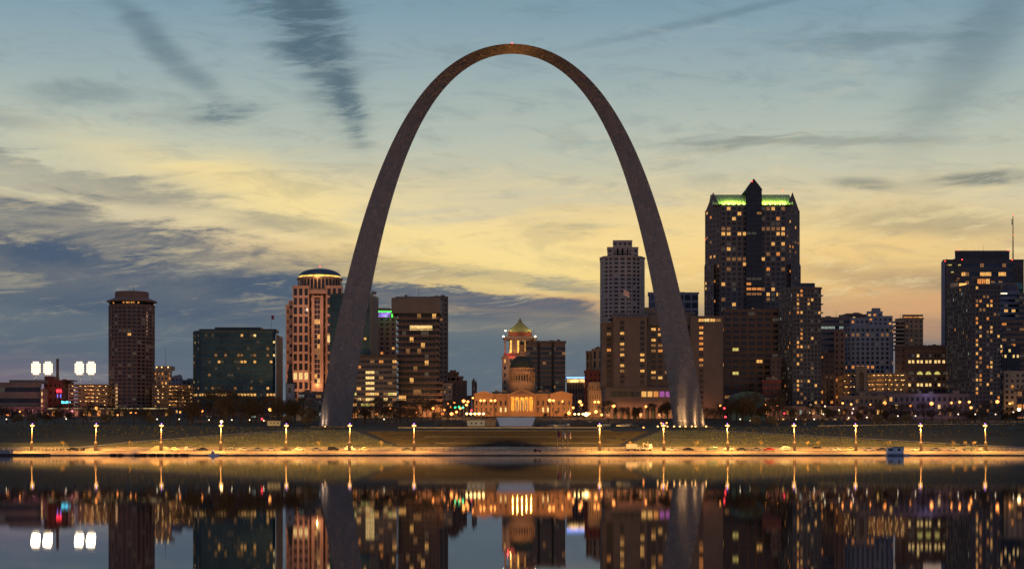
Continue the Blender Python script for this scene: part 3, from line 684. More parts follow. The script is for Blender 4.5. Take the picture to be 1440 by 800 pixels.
# --- pink dome tower
def metro():
    d = 1190; g = gz(X(445, d), d)
    r = empty('domed_office_tower', (X(445, d), d+15, g), 'tall pink granite office tower under a shallow blue dome', 'office tower')
    bl = dict(root=r, glass='dark', z0=g-1)
    def lt(seed, p): return plit(p, ('warm', 'dim', 'pale'), seed=seed)
    bld('', '', [(402, d+6), (412, d+6)], 24, 431, pinkgran, 6, 7, .6, .32, lt(1, .02), **bl)
    bld('', '', [(406, d+5), (412, d+5)], 22, 425, pinkgran, 4, 7, .6, .32, lt(1, .02), **bl)
    bld('', '', [(411.5, d), (434.5, d)], 26, 404, pinkgran, 3.3, 6.4, .62, .74, plit(.03, ('warm', 'dim'), rows={11: (.7, 'warm'), 9: (.8, 'pale')}, seed=3), cornice=.6, **bl)
    bld('', '', [(459, d), (481.5, d)], 26, 404, pinkgran, 3.3, 6.4, .62, .74, lt(4, .05), cornice=.6, **bl)
    bld('', '', [(434.6, d+7), (458.9, d+7)], 18, 408, pinkgran, 3.4, 6.4, .5, .75, lt(5, .02), cornice=.1, roofh=.3, **bl)
    # central portal and glazed shaft
    y = d+1
    sub('portal', r, pinkgran, lambda b: (b.box(X(438, y), X(441.8, y), y, y+6.2, g, Z(418, y)), b.box(X(450, y), X(454.6, y), y, y+6.2, g, Z(418, y)), b.box(X(438, y), X(454.6, y), y-.02, y+6.2, Z(417.95, y), Z(415.5, y)), b.box(X(441.8, y)+.01, X(450, y)-.01, y+.01, y+6.2, g, Z(539, y))))
    b = MB(); wins = []; facade(b, wins, (X(441.9, y), y+.8), (X(449.9, y), y+.8), Z(539, y), Z(421, y), 2, 3.4, .86, .8, .1)
    b.box(X(441.9, y), X(449.9, y), y+.82, y+2, Z(539, y), Z(421, y)); b.build('shaft_mullions', pinkgran, r)
    emit_windows(r, wins, plit(.16, ('warm', 'dim', 'pale'), rows={4: (.9, 'warm'), 22: (1, 'pale'), 23: (1, 'pale'), 24: (1, 'pale'), 10: (.9, 'dim')}, seed=8), GL['dark'], 'shaft_window', 80)
    # drum and dome
    cx, cy = X(449.7, d+14), d+15; R0 = 32.3*(d+2)/F; z = lambda py: Z(py, d+2)
    sub('drum', r, pinkgran, lambda b: (b.lathe(cx, cy, [(R0-.8, z(412)), (R0-.8, z(391))], 36), b.lathe(cx, cy, [(R0+.2, z(391.2)), (R0+.2, z(389))], 36), b.lathe(cx, cy, [(R0+.2, z(413)), (R0+.2, z(408))], 36),
        [b.obox(Vector((cx+(R0-.9)*math.cos(a)-.35, cy+(R0-.9)*math.sin(a)-.35, z(409))), (.7, 0, 0), (0, .7, 0), (0, 0, z(391)-z(409))) for a in [math.pi+math.pi*i/18 for i in range(19)]]))
    for i in range(18):
        a = math.pi+math.pi*(i+.5)/18; w = .9
        if i % 1 == 0: sub('drum_window', r, GL['dark'], lambda b: b.obox((cx+(R0-.72)*math.cos(a)+math.sin(a)*w, cy+(R0-.72)*math.sin(a)-math.cos(a)*w, z(406)), (-2*w*math.sin(a), 2*w*math.cos(a), 0), (.05*math.cos(a), .05*math.sin(a), 0), (0, 0, z(392.5)-z(406))))
    sub('lit_ring', r, emis('dome_ring', (1, .62, .12), 1.3, .5, .35), lambda b: b.lathe(cx, cy, [(R0-.6, z(388.9)), (R0-1.4, z(386.2))], 36))
    Rd = R0-1.2; prof = [(Rd*math.cos(t), z(386.3)+(z(375.3)-z(386.3))*math.sin(t)) for t in [math.pi/2*i/8 for i in range(9)]]
    sub('dome', r, mat('dome_blue', (.05, .09, .16), .5, .3, .2), lambda b: b.lathe(cx, cy, prof[:-1]+[(.3, prof[-1][1])], 36), True)
    beacons(r, [(450, 374.4, d+14), (412.5, 402.5, d), (434, 402.5, d), (459.5, 402.5, d), (481, 402.5, d)])
    yb = d-30
    for px, pw in ((420, 26000), (443, 26000), (470, 22000)): light('facade_flood', 'SPOT', (X(px, yb), yb, Z(566, yb)), pw*1.1, (1, .5, .25), 1.2, (X(px+2, d), d, Z(500, d)), 110, .9)
    for px, pz in ((425, 430), (446, 450), (470, 430)): light('facade_flood', 'POINT', (X(px, d-16), d-16, Z(pz, d-16)), 3500, (1, .55, .33), 1)
    light('portal_light', 'POINT', (X(446, y-2), y-1.6, Z(541, y)), 600, (1, .55, .2), .3)
    light('dome_light', 'POINT', (cx, cy-R0-2, z(390)), 700, (1, .6, .2), .5)
metro()
bld('office_building', 'low dark glazed block at the foot of the pink domed tower', [(420, 1120), (460, 1120)], 12, 553, GL['navy'] and duskconc, 4, 4, .9, .5, plit(.12, ('dim', 'faint', 'cool'), seed=7), 'navy')
bld('warehouse', 'low building with pale blue roof left of the arch foot', [(420, 1015), (448, 1015)], 20, 566, greyroof, 4, 4, .5, .3, None)
# --- dark glass building by the arch
r = bld('glass_office_block', 'dark blue glass block partly hidden by the left arch leg', [(464, 1150), (520.5, 1150), (532, 1180)], 12, 415, mat('navy_frame', (.04, .07, .09), .4, .4, .2), 2.2, 4, .94, .9, plit(.01, ('dim',), rows={7: (.12, 'warm'), 34: (.0, 'dim')}, seed=5), 'teal', t=.12, cornice=.2)
sub('pale_side', r, tanstone, lambda b: b.obox((X(521, 1150)+.1, 1149.6, 26), (X(532, 1180)-X(521, 1150), 30, 0), (-.4, .25, 0), (0, 0, Z(415.6, 1150)-26)))
r = bld('hotel_building', 'pink hotel slab with a bright green lit rooftop frame', [(525, 1240), (557, 1240)], 20, 446, rosecon, 4.6, 3.5, .45, .5, plit(.1, ('warm', 'amber'), seed=15), pent=[(532, 549, 433, 8)])
sub('green_frame', r, emis('green_led', (.08, 1, .08), 2.2, .4, .8), lambda b: (b.box(X(524.6, 1236), X(557.7, 1236), 1236, 1236.6, Z(438.8, 1236), Z(437, 1236)), [b.box(X(px, 1236), X(px+1.6, 1236), 1236.05, 1236.55, Z(446, 1236), Z(438.8, 1236)) for px in (525, 550.5)]))
sub('video_screen', r, emis('violet_screen', (.4, .25, .9), 1.0, .8, .25), lambda b: b.box(X(530, 1236.5), X(549, 1236.5), 1236.2, 1236.6, Z(445.6, 1236), Z(439.4, 1236)))
light('green_light', 'POINT', (X(541, 1232), 1231, Z(444, 1232)), 500, (.3, 1, .3), .5)
_rb = random.Random(31)
def bandlit(ei, i, j, nx, nz):
    t = nz-1-j; u = i/nx
    if t >= nz-5: return _rb.choice(('pale', 'green', 'warm')) if _rb.random() < .55 else ('dim' if _rb.random() < .4 else None)
    if 2 <= t and .36 < u < .5: return 'pale'
    return _rb.choice(('warm', 'amber', 'dim')) if _rb.random() < .1 else ('faint' if _rb.random() < .15 else None)
r = bld('office_building', 'mid rise office block with rows of lit window bands right of the arch leg', [(489, 1085), (558, 1085)], 24, 504.5, duskconc, 2.9, 3.55, .93, .5, bandlit)
sub('roof_parapet', r, darkbrick, lambda b: b.box(X(488, 1084), X(558.5, 1084), 1083.6, 1110, Z(504, 1085)+1.21, Z(499.5, 1085)))
# --- brutalist balcony tower
def brut():
    d = 1100; g = gz(X(585, d), d); x0, x1 = X(556.7, d), X(616.5, d)
    r = empty('balconied_tower', ((x0+x1)/2, d+15, g), 'brutalist office tower with deep horizontal balconies and rooftop antennas', 'office tower')
    z = lambda py: Z(py, d)
    sub('top_block', r, duskconc, lambda b: (b.box(X(550.5, d-2), X(619, d-2), d-2, d+26, z(440.5), z(419)), b.box(X(556, d), X(612, d), d+2, d+22, z(419)-.1, z(416.6))))
    wins = []; fl = 16; h = (z(440.5)-z(572))/fl
    b = MB(); b.box(x0+1.5, x1-1.5, d+1.8, d+26, g, z(440.5)-.02); b.build('wall', duskconc, r)
    b = MB()
    for k in range(fl):
        zz = z(572)+k*h; ext = 2.4 if k < 5 else 0
        sub('balcony_slab', r, rosecon, lambda q: (q.box(x0-(ext > 0)*1, x1+ext, d-ext*.4, d+27, zz-.1, zz+.5)))
        sub('balcony_rail', r, rosecon, lambda q: (q.box(x0-(ext > 0)*1, x1+ext, d-.05-ext*.4, d+.15-ext*.4, zz+.85, zz+1.35), q.box(x1+ext-.15, x1+ext+.02, d, d+27, zz+.85, zz+1.35)))
        facade(b, wins, (x0+1.6, d+1.75), (x1-1.6, d+1.75), zz+.6, zz+h-.15, 2.4, h, .96, .985, .05, 0, rosecon)
    if b.v: b.build('mullions', rosecon, r)
    def lt(ei, i, j, nx, nz, _c=[0]):
        k = _c[0]//nx; _c[0] += 1; rr = random.Random(k*31+i)
        if k == fl-3: return ('pale' if .28 < i/nx < .85 and rr.random() < .85 else None)
        if k == fl-5 and .25 < i/nx < .34: return 'warm'
        if k == 4: return 'warm' if rr.random() < .3 else None
        return rr.choice(['warm', 'dim', 'faint']) if rr.random() < .09 else None
    # order matters for lt, so flag rows first
    keyed = [(w, lt(*w[5:10])) for w in wins]; it = iter(keyed); look = {id(w[0]): k for w, k in keyed}
    emit_windows(r, [(w[0], w[1], w[2], w[3], w[4], look[id(w[0])], 0, 0, 0, 0) for w in wins], lambda e, *a: e, GL['dark'])
    for i in range(9):
        xx = x0+(x1+2-x0)*i/8; sub('column', r, rosecon, lambda q: q.box(xx-.45, xx+.45, d-.6, d+.3, g-.5, z(572)-.1))
    sub('base_wall', r, brownbrick, lambda q: q.box(x0+.5, x1+1, d+1, d+1.7, g, z(572)-.15))
    for px, a in ((569, 415), (570.5, 412), (573, 414), (575, 413), (578, 414.5), (589, 404)): mast(r, px, 418, a, d+8, .15)
    sub('dish', r, black, lambda q: q.lathe(X(571, d+8), d+8, [(.2, z(415.5)), (1.1, z(413.5))], 10))
    light('base_light', 'WALL', (X(600, d-6), d-5, g+4), 1500, orange, .4); light('base_light', 'WALL', (X(570, d-6), d-5, g+4), 700, orange, .4)
brut()
bld('office_tower', 'dark plain slab tower behind the brutalist tower', [(606, 1250), (629.5, 1250)], 30, 419, blacktower, 3, 3.6, .5, .5, plit(.01, ('dim',), rows={19: (.6, 'dim'), 20: (.1, 'warm')}, seed=2))
r = bld('old_building', 'old brown brick block with stepped roofline', [(630, 1300), (656, 1300)], 20, 537, brownbrick, 4, 4, .35, .45, plit(.1, ('dim',), seed=2))
for a, b_, t_ in ((630, 645, 525), (633, 641, 522.5), (630, 651, 531)): bld('', '', [(a, 1303), (b_, 1303)], 14, t_, brownbrick, 4, 4, .35, .45, None, root=r, z0=50)
bld('old_building', 'pale small block at the foot of the brown stepped block', [(622, 1240), (636, 1240)], 12, 541, paleston, 3, 3.5, .4, .4, plit(.1, ('dim',)))
def turret():
    d = 1350; cx = X(667, d); g = gz(cx, d); hw = 3.6*d/F
    r = empty('clock_turret', (cx, d, g), 'slim dark turret with pointed roof left of the courthouse', 'turret')
    sub('shaft', r, brownbrick, lambda b: b.box(cx-hw, cx+hw, d, d+2*hw, g, Z(538, d)))
    sub('roof', r, darkbrick, lambda b: (b.lathe(cx-.6, d+hw, [(hw*1.2, Z(538, d)+.02), (.1, Z(531, d))], 4, None, math.pi/4), b.tube((cx+hw*.7, d, Z(545, d)), (cx+hw*.7, d, Z(531.5, d)), .7, .1, 6)))
    sub('window', r, LIT['faint'], lambda b: b.box(cx-.5, cx+.5, d-.06, d, Z(548, d), Z(544, d)))
turret()
bld('old_building', 'gabled brick house roof beside the slim turret', [(654, 1340), (663, 1340)], 12, 558, brownbrick, 3, 3.5, .4, .4)
# --- domed courthouse
def courthouse():
    d = 1130; g = 25.0; z = lambda py: Z(py, d); st = mat('courthouse_stone', (.36, .235, .15), .85, 0, .12, .2)
    r = empty('domed_courthouse', (X(735, d), d+20, g), 'floodlit classical courthouse with pillared portico and ribbed green dome', 'courthouse')
    wins = []
    for (a, b_, yo, ap, nm) in ((667, 693.8, 0, 549.6, 'left_wing'), (774, 804.6, 0, 549.6, 'right_wing')):
        b = MB(); x0, x1 = X(a, d), X(b_, d)
        b.box(x0, x1, d, d+34, g-1, z(556)); b.box(x0-.3, x1+.3, d-.3, d+34.3, z(556)+.01, z(554.6)); b.box(x0-.5, x1+.5, d-.6, d+34.5, z(554.6)+.01, z(553.6))
        b.xz([(x0-.5, z(553.6)+.01), (x1+.5, z(553.6)+.01), ((x0+x1)/2, z(ap))], d-.55, d+34)
        for i in range(5):
            xx = x0+(x1-x0)*i/4; b.box(xx-.45 if i else xx+.02, xx+.45 if i < 4 else xx-.02, d-.35, d+.1, g, z(556)-.02)
        b.build('wing', st, r)
        for i in range(4):
            for (t0, t1) in ((569.5, 563.5), (578.8, 573)):
                xx = x0+(x1-x0)*(i+.5)/4; wins.append((Vector((xx, d, (z(t0)+z(t1))/2)), Vector((1, 0, 0)), Vector((0, -1, 0)), 1.1, z(t1)-z(t0), 0, i, 0, 4, 2))
    for (a, b_) in ((693.8, 714.4), (753.6, 774)):
        b = MB(); x0, x1 = X(a, d+4), X(b_, d+4)
        b.box(x0-.3, x1+.3, d+4, d+30, g-1, z(555)); b.box(x0, x1, d+3.5, d+30.2, z(555)+.01, z(553)); b.build('connecting_range', st, r)
        sub('roof', r, greyroof, lambda q: q.xz([(x0-1, z(553)), (x1+1, z(553)), (x1+1, z(550)), (x0-1, z(550))], d+8, d+26))
        for i in range(3):
            for (t0, t1) in ((569.5, 563), (578.8, 572.5)):
                xx = x0+(x1-x0)*(i+.5)/3; wins.append((Vector((xx, d+4, (z(t0)+z(t1))/2)), Vector((1, 0, 0)), Vector((0, -1, 0)), 1.2, z(t1)-z(t0), 1, i, int(t0 > 575), 3, 2))
        for px in ((a+2, a+12) if a < 720 else (a+4, a+13)): sub('chimney', r, st, lambda q: q.box(X(px, d+9), X(px+5.5, d+9), d+8.5, d+11, z(552), z(548)))
    emit_windows(r, wins, lambda e, i, j, nx, nz: ('pale' if (e == 1 and j == 1 and i in (1, 2)) else None), GL['dark'])
    # portico
    x0, x1 = X(714.4, d-4), X(753.6, d-4); y = d-4
    sub('portico_base', r, st, lambda b: (b.box(x0, x1, y, d+8, g-1, z(578)), b.box(x0+2, x1-2, y-2, y, g-1, z(582)), b.box(x0+2, x1-2, y-1, y, z(582), z(580))))
    sub('portico_roof', r, st, lambda b: (b.box(x0-.2, x1+.2, y-.2, d+12, z(558.5), z(555.8)), b.box(x0-.7, x1+.7, y-.7, d+12, z(555.8)+.01, z(554.9)), b.xz([(x0-.7, z(554.9)+.01), (x1+.7, z(554.9)+.01), ((x0+x1)/2, z(546.7))], y-.6, d+12)))
    sub('tympanum', r, brownbrick, lambda b: b.xz([(x0+2.5, z(554.4)), (x1-2.5, z(554.4)), ((x0+x1)/2, z(548.5))], y-.66, y-.59))
    for s in (0, 1): sub('end_pier', r, st, lambda b: b.box(x0 if s == 0 else x1-1.4, x0+1.4 if s == 0 else x1, y, d+4, z(578), z(558.5)-.01))
    for i in range(6):
        xx = x0+1.6+(x1-x0-3.2)*i/5
        sub('column', r, st, lambda b: b.lathe(xx, y+.9, [(.62, z(578)), (.62, z(577.4)), (.5, z(577.2)), (.42, z(559.8)), (.62, z(559.3)), (.62, z(558.55))], 12))
    sub('portico_back_wall', r, st, lambda b: b.box(x0+.1, x1-.1, d+3.4, d+4, z(580), z(558.6)))
    for i in range(5):
        xx = x0+1.6+(x1-x0-3.2)*(i+.5)/5
        if i in (1, 2, 3): sub('door', r, navycl, lambda b: b.box(xx-.65, xx+.65, d+3.3, d+3.45, z(577), z(562)))
        light('portico_light', 'POINT', (xx, y+2.9, z(562.5)), 900, (1, .58, .1), .25); light('portico_light', 'POINT', (xx, y+2.9, z(574)), 600, (1, .58, .1), .25)
    # drum and dome
    cx, cy = X(733.9, d+20), d+21; z = lambda py: Z(py, d+12)
    s = (d+12)/F
    sub('drum_base', r, st, lambda b: b.lathe(cx, cy, [(19.2*s, z(560)), (19.2*s, z(538)), (18.7*s, z(537))], 32))
    sub('drum', r, st, lambda b: (b.lathe(cx, cy, [(16.2*s, z(537.5)), (16.2*s, z(524))], 32), b.lathe(cx, cy, [(18.9*s, z(524.5)), (18.9*s, z(522.5)), (17.6*s, z(522.3)), (17.6*s, z(517.6)), (18.2*s, z(517.4)), (18.2*s, z(516.5))], 32)))
    for i in range(14):
        a = math.pi+math.pi*(i+.5)/14
        sub('drum_column', r, st, lambda b: b.lathe(cx+18*s*math.cos(a), cy+18*s*math.sin(a), [(.36, z(537)), (.3, z(525.2)), (.42, z(524.4))], 8))
    for i in range(13):
        a = math.pi+math.pi*(i+1)/14; q = 16.25*s
        sub('drum_window', r, GL['black'], lambda b: b.obox((cx+q*math.cos(a)+math.sin(a)*.45, cy+q*math.sin(a)-math.cos(a)*.45, z(534.5)), (-.9*math.sin(a), .9*math.cos(a), 0), (.05*math.cos(a), .05*math.sin(a), 0), (0, 0, z(527.5)-z(534.5))))
    sub('attic_opening', r, GL['black'], lambda b: [b.obox((cx+17.62*s*math.cos(a), cy+17.62*s*math.sin(a), z(521)), (.7, 0, 0), (0, -.12, 0), (0, 0, 1)) for a in [math.pi+math.pi*(i+.5)/16 for i in range(16)]])
    Rd = 16.9*s; n = 48
    def dome(b):
        V = []; rows = [math.pi/2*i/9*.93 for i in range(10)]
        for t in rows:
            for i in range(n*2):
                rr = Rd*math.cos(t)*(1 if i % 4 < 2 else .965)
                V.append((cx+rr*math.cos(math.pi*i/n), cy+rr*math.sin(math.pi*i/n), z(516.6)+(z(498.5)-z(516.6))*math.sin(t)))
        m = n*2; b.poly(V, None, [(k*m+i, k*m+(i+1) % m, (k+1)*m+(i+1) % m, (k+1)*m+i) for k in range(9) for i in range(m)])
    sub('dome', r, mat('green_copper_dome', (.035, .05, .042), .6, .3, .2), dome)
    sub('lantern_base', r, st, lambda b: b.lathe(cx, cy, [(7.4*s, z(500)), (7.2*s, z(498)), (5*s, z(496.5)), (4.8*s, z(493))], 20))
    sub('lantern', r, st, lambda b: (b.lathe(cx, cy, [(2.6*s, z(493)), (2.6*s, z(485))], 12), b.lathe(cx, cy, [(3.9*s, z(485)), (3.9*s, z(484))], 16), [b.tube((cx+3.5*s*math.cos(a), cy+3.5*s*math.sin(a), z(493)), (cx+3.5*s*math.cos(a), cy+3.5*s*math.sin(a), z(485)), .25, .25, 6) for a in [math.pi*i/4 for i in range(8)]]))
    sub('lantern_cap', r, MATS['green_copper_dome'], lambda b: b.lathe(cx, cy, [(3.3*s, z(484)), (3.4*s, z(481)), (2.4*s, z(479)), (.3, z(478)), (.1, z(475))], 16), True)
    yb = d-26
    for px, pw in ((672, 7000), (690, 6000), (704, 4000), (723, 2600), (745, 2600), (764, 4500), (780, 6500), (798, 9000)): light('courthouse_flood', 'SPOT', (X(px, yb), yb, g+2.2), pw*1.1, (1, .36, .09), .5, (X(px, d), d, g+9), 105, .9)
    for px in (716, 752): light('dome_flood', 'SPOT', (X(px, d-2), d-1, Z(548, d)+4), 2200, (1, .55, .3), .5, (cx, cy-4, Z(520, d)), 80, .9)
courthouse()
# --- civil courts tower with stepped pyramid
def civil():
    d = 1650; z = lambda py: Z(py, d); g = 32
    r = empty('pyramid_topped_tower', (X(731, d), d+15, g), 'stone tower with lit colonnade and stepped golden pyramid roof', 'tower')
    bld('', '', [(706, d), (755, d)], 34, 502.5, tanstone, 6, 7, .3, .5, plit(.06, ('warm', 'dim'), seed=12), root=r, z0=g)
    red = tanstone
    sub('terrace', r, red, lambda b: b.box(X(708.4, d), X(754, d), d+1.5, d+33, Z(502, d), z(496.5)))
    sub('inner_wall', r, tanstone, lambda b: b.box(X(716, d+6), X(747, d+6), d+6, d+28, z(497), z(476)))
    for i in range(9):
        px = 709+i*(753.4-709-2.6)/8
        if i in (0, 2, 3, 4, 5, 6, 8): sub('pillar', r, paleston, lambda b: b.box(X(px, d+2), X(px+3, d+2), d+2, d+4.2, z(496.4), z(476)))
    sub('entablature', r, paleston, lambda b: (b.box(X(708, d), X(754.5, d), d+1, d+33, z(476)+.01, z(474)), b.box(X(707, d), X(755.5, d), d+.2, d+34, z(474)+.01, z(473))))
    for i in range(3): sub('tall_window', r, emis('court_window', (1, .5, .08), 1.6, .5, .5), lambda b: b.box(X(717.5+8.2*i, d+5.8), X(722.2+8.2*i, d+5.8), d+5.7, d+5.95, z(495), z(478)))
    sub('upper_block', r, redbrick, lambda b: b.box(X(714.4, d+5), X(748, d+5), d+5, d+29, z(473)+.01, z(466)))
    pm = mat('gilt_pyramid', (.3, .27, .14), .55, .3, .2)
    sub('pyramid_roof', r, pm, lambda b: [b.box(X(731.2-w, d+16), X(731.2+w, d+16), d+17-w*d/F, d+17+w*d/F, z(465.9-i*1.28), z(465.9-(i+1)*1.28)) for i, w in enumerate([16.4-1.27*i for i in range(12)])])
    sub('finial', r, pm, lambda b: b.lathe(X(731.2, d+16), d+17, [(1.9, z(450.6)), (1.5, z(448)), (.7, z(447.5)), (1, z(446.5)), (.1, z(445))], 10))
    lm = emis('white_spot', (1, .85, .6), 7, 0)
    for px, py in ((710.8, 465), (708, 473), (752.7, 473)): sub('corner_lamp', r, lm, lambda b: b.lathe(X(px, d), d-.5, [(.3, Z(py, d)-.7), (.9, Z(py, d)), (.3, Z(py, d)+.7)], 8))
    sub('corner_mast', r, black, lambda b: [b.tube((X(px, d), d+2, z(473)), (X(px, d), d+2, z(463)), .25, .15, 5) for px in (711, 751)])
    light('terrace_light', 'AREA', (X(720, d), d-1.5, z(502)), 250, (1, .06, .04), 6, (X(720, d), d+3, z(495))); light('terrace_light', 'POINT', (X(736, d), d-2.6, z(498)), 450, (1, .05, .05), .5); light('terrace_light', 'POINT', (X(714, d), d-2.6, z(498)), 450, (1, .05, .05), .5)
    light('upper_light', 'POINT', (X(725, d), d+2, z(470)), 180, (1, .15, .1), .5); light('upper_light', 'POINT', (X(742, d), d+2, z(470)), 180, (1, .1, .08), .5)
    for px in (718, 726.5, 735): light('colonnade_light', 'POINT', (X(px, d+4), d+4.8, z(494)), 500, (1, .5, .12), .4)
    for px in (716, 746): light('pyramid_light', 'POINT', (X(px, d), d-2, z(462)), 2400, (1, .85, .3), .5)
    for px in (712, 750, 731): light('tower_flood', 'SPOT', (X(px, d-30), d-30, z(560)), 30000, (1, .5, .25), 1, (X(px, d), d, z(500)), 60, .9)
civil()
r = bld('office_building', 'dark slab of brown and blue window bands behind the courthouse dome', [(740.5, 1330), (795, 1330)], 20, 481.3, mat('bronze_panel', (.26, .17, .125), .8, 0, .15), 2.6, 3.75, .985, .52, plit(.06, ('dim', 'warm', 'faint', 'cool'), faint=.05, seed=17), 'navy', topgap=3)
sub('dark_vertical', r, black, lambda b: [b.box(X(a, 1330), X(a+3.2, 1330), 1329.3, 1330, 28, Z(482, 1330)) for a in (756, 775.6)])  # plain black strips laid on the front as two dark verticals
r = bld('office_building', 'small block with a glowing blue rooftop strip', [(796.7, 1400), (824, 1400)], 20, 535, rosecon, 2.4, 6, .4, .8, plit(.1, ('dim', 'amber'), seed=3), roofm=tanstone)
sub('blue_strip', r, emis('blue_strip', (.15, .3, 1), 3.5, .2), lambda b: b.box(X(796.8, 1397), X(823.9, 1397), 1397, 1398, Z(531.6, 1397), Z(529.8, 1397)))
sub('lit_storey', r, emis('lit_storey', (1, .6, .2), 1.3, .7, .3), lambda b: b.box(X(798, 1398), X(823, 1398), 1397.8, 1399, Z(537.5, 1398), Z(533, 1398)))
bld('office_building', 'low rose block with narrow windows beside the courthouse right wing', [(804, 1300), (822, 1300)], 16, 556, rosecon, 2.2, 5, .4, .7, plit(.08, ('dim',), seed=3))
# right of the courthouse
bld('office_building', 'grey stepped block at the left of the brown hotel, lower part', [(824, 1250), (834, 1250)], 20, 495.5, tanstone, 3, 6, .35, .7, None, 'dark')
bld('office_building', 'grey stepped block at the left of the brown hotel, taller part', [(832.5, 1235), (848, 1235)], 20, 492.5, tanstone, 4, 7, .35, .75, None, 'dark')
bld('office_building', 'dark red brick block below the grey stepped blocks', [(822, 1190), (846, 1190)], 16, 523, redbrick, 3, 4, .4, .4, plit(.08, ('warm', 'amber'), seed=2))
r = bld('office_building', 'pale orange lit stone block at the street corner', [(827, 1120), (829, 1105), (846, 1092)], 16, 539, tanstone, 3, 5.5, .35, .5, plit(.02))
for px, pw in ((832, 4000), (842, 3500), (812, 3500)): light('street_fill', 'WALL', (X(px, 1085), 1082, 31), pw*.7, (1, .45, .14), .5)  # unseen spots without fixtures, added to warm the corner block
# --- tan stepped apartment tower
greytan = mat('grey_tan_panels', (.36, .33, .35), .85, 0, .15, .2)
def tan():
    d = 1330
    r = bld('stepped_apartment_tower', 'tall tan apartment tower stepping in at the top', [(844.5, d+14), (850, d+4), (862, d), (889, d), (900, d+4), (906, d+14)], 30, 361.5, greytan, 4.4, 3.15, .62, .55, plit(.0, faint=.04), cat='apartment tower')
    for a, b_, t_ in ((854, 897.5, 349.5), (862, 889, 340)): bld('', '', [(a, d+2.5), (b_, d+2.5)], 20, t_, greytan, 4, 3.15, .6, .55, None, root=r, z0=Z(363, d), cornice=.3)
    beacons(r, [(864, 338.6, d+3), (887, 338.6, d+3)])
tan()
bld('office_building', 'pale blue glass block behind the right arch leg', [(912, 1420), (982, 1420)], 25, 413, bluestone, 6, 6.5, .8, .7, None, 'blue')
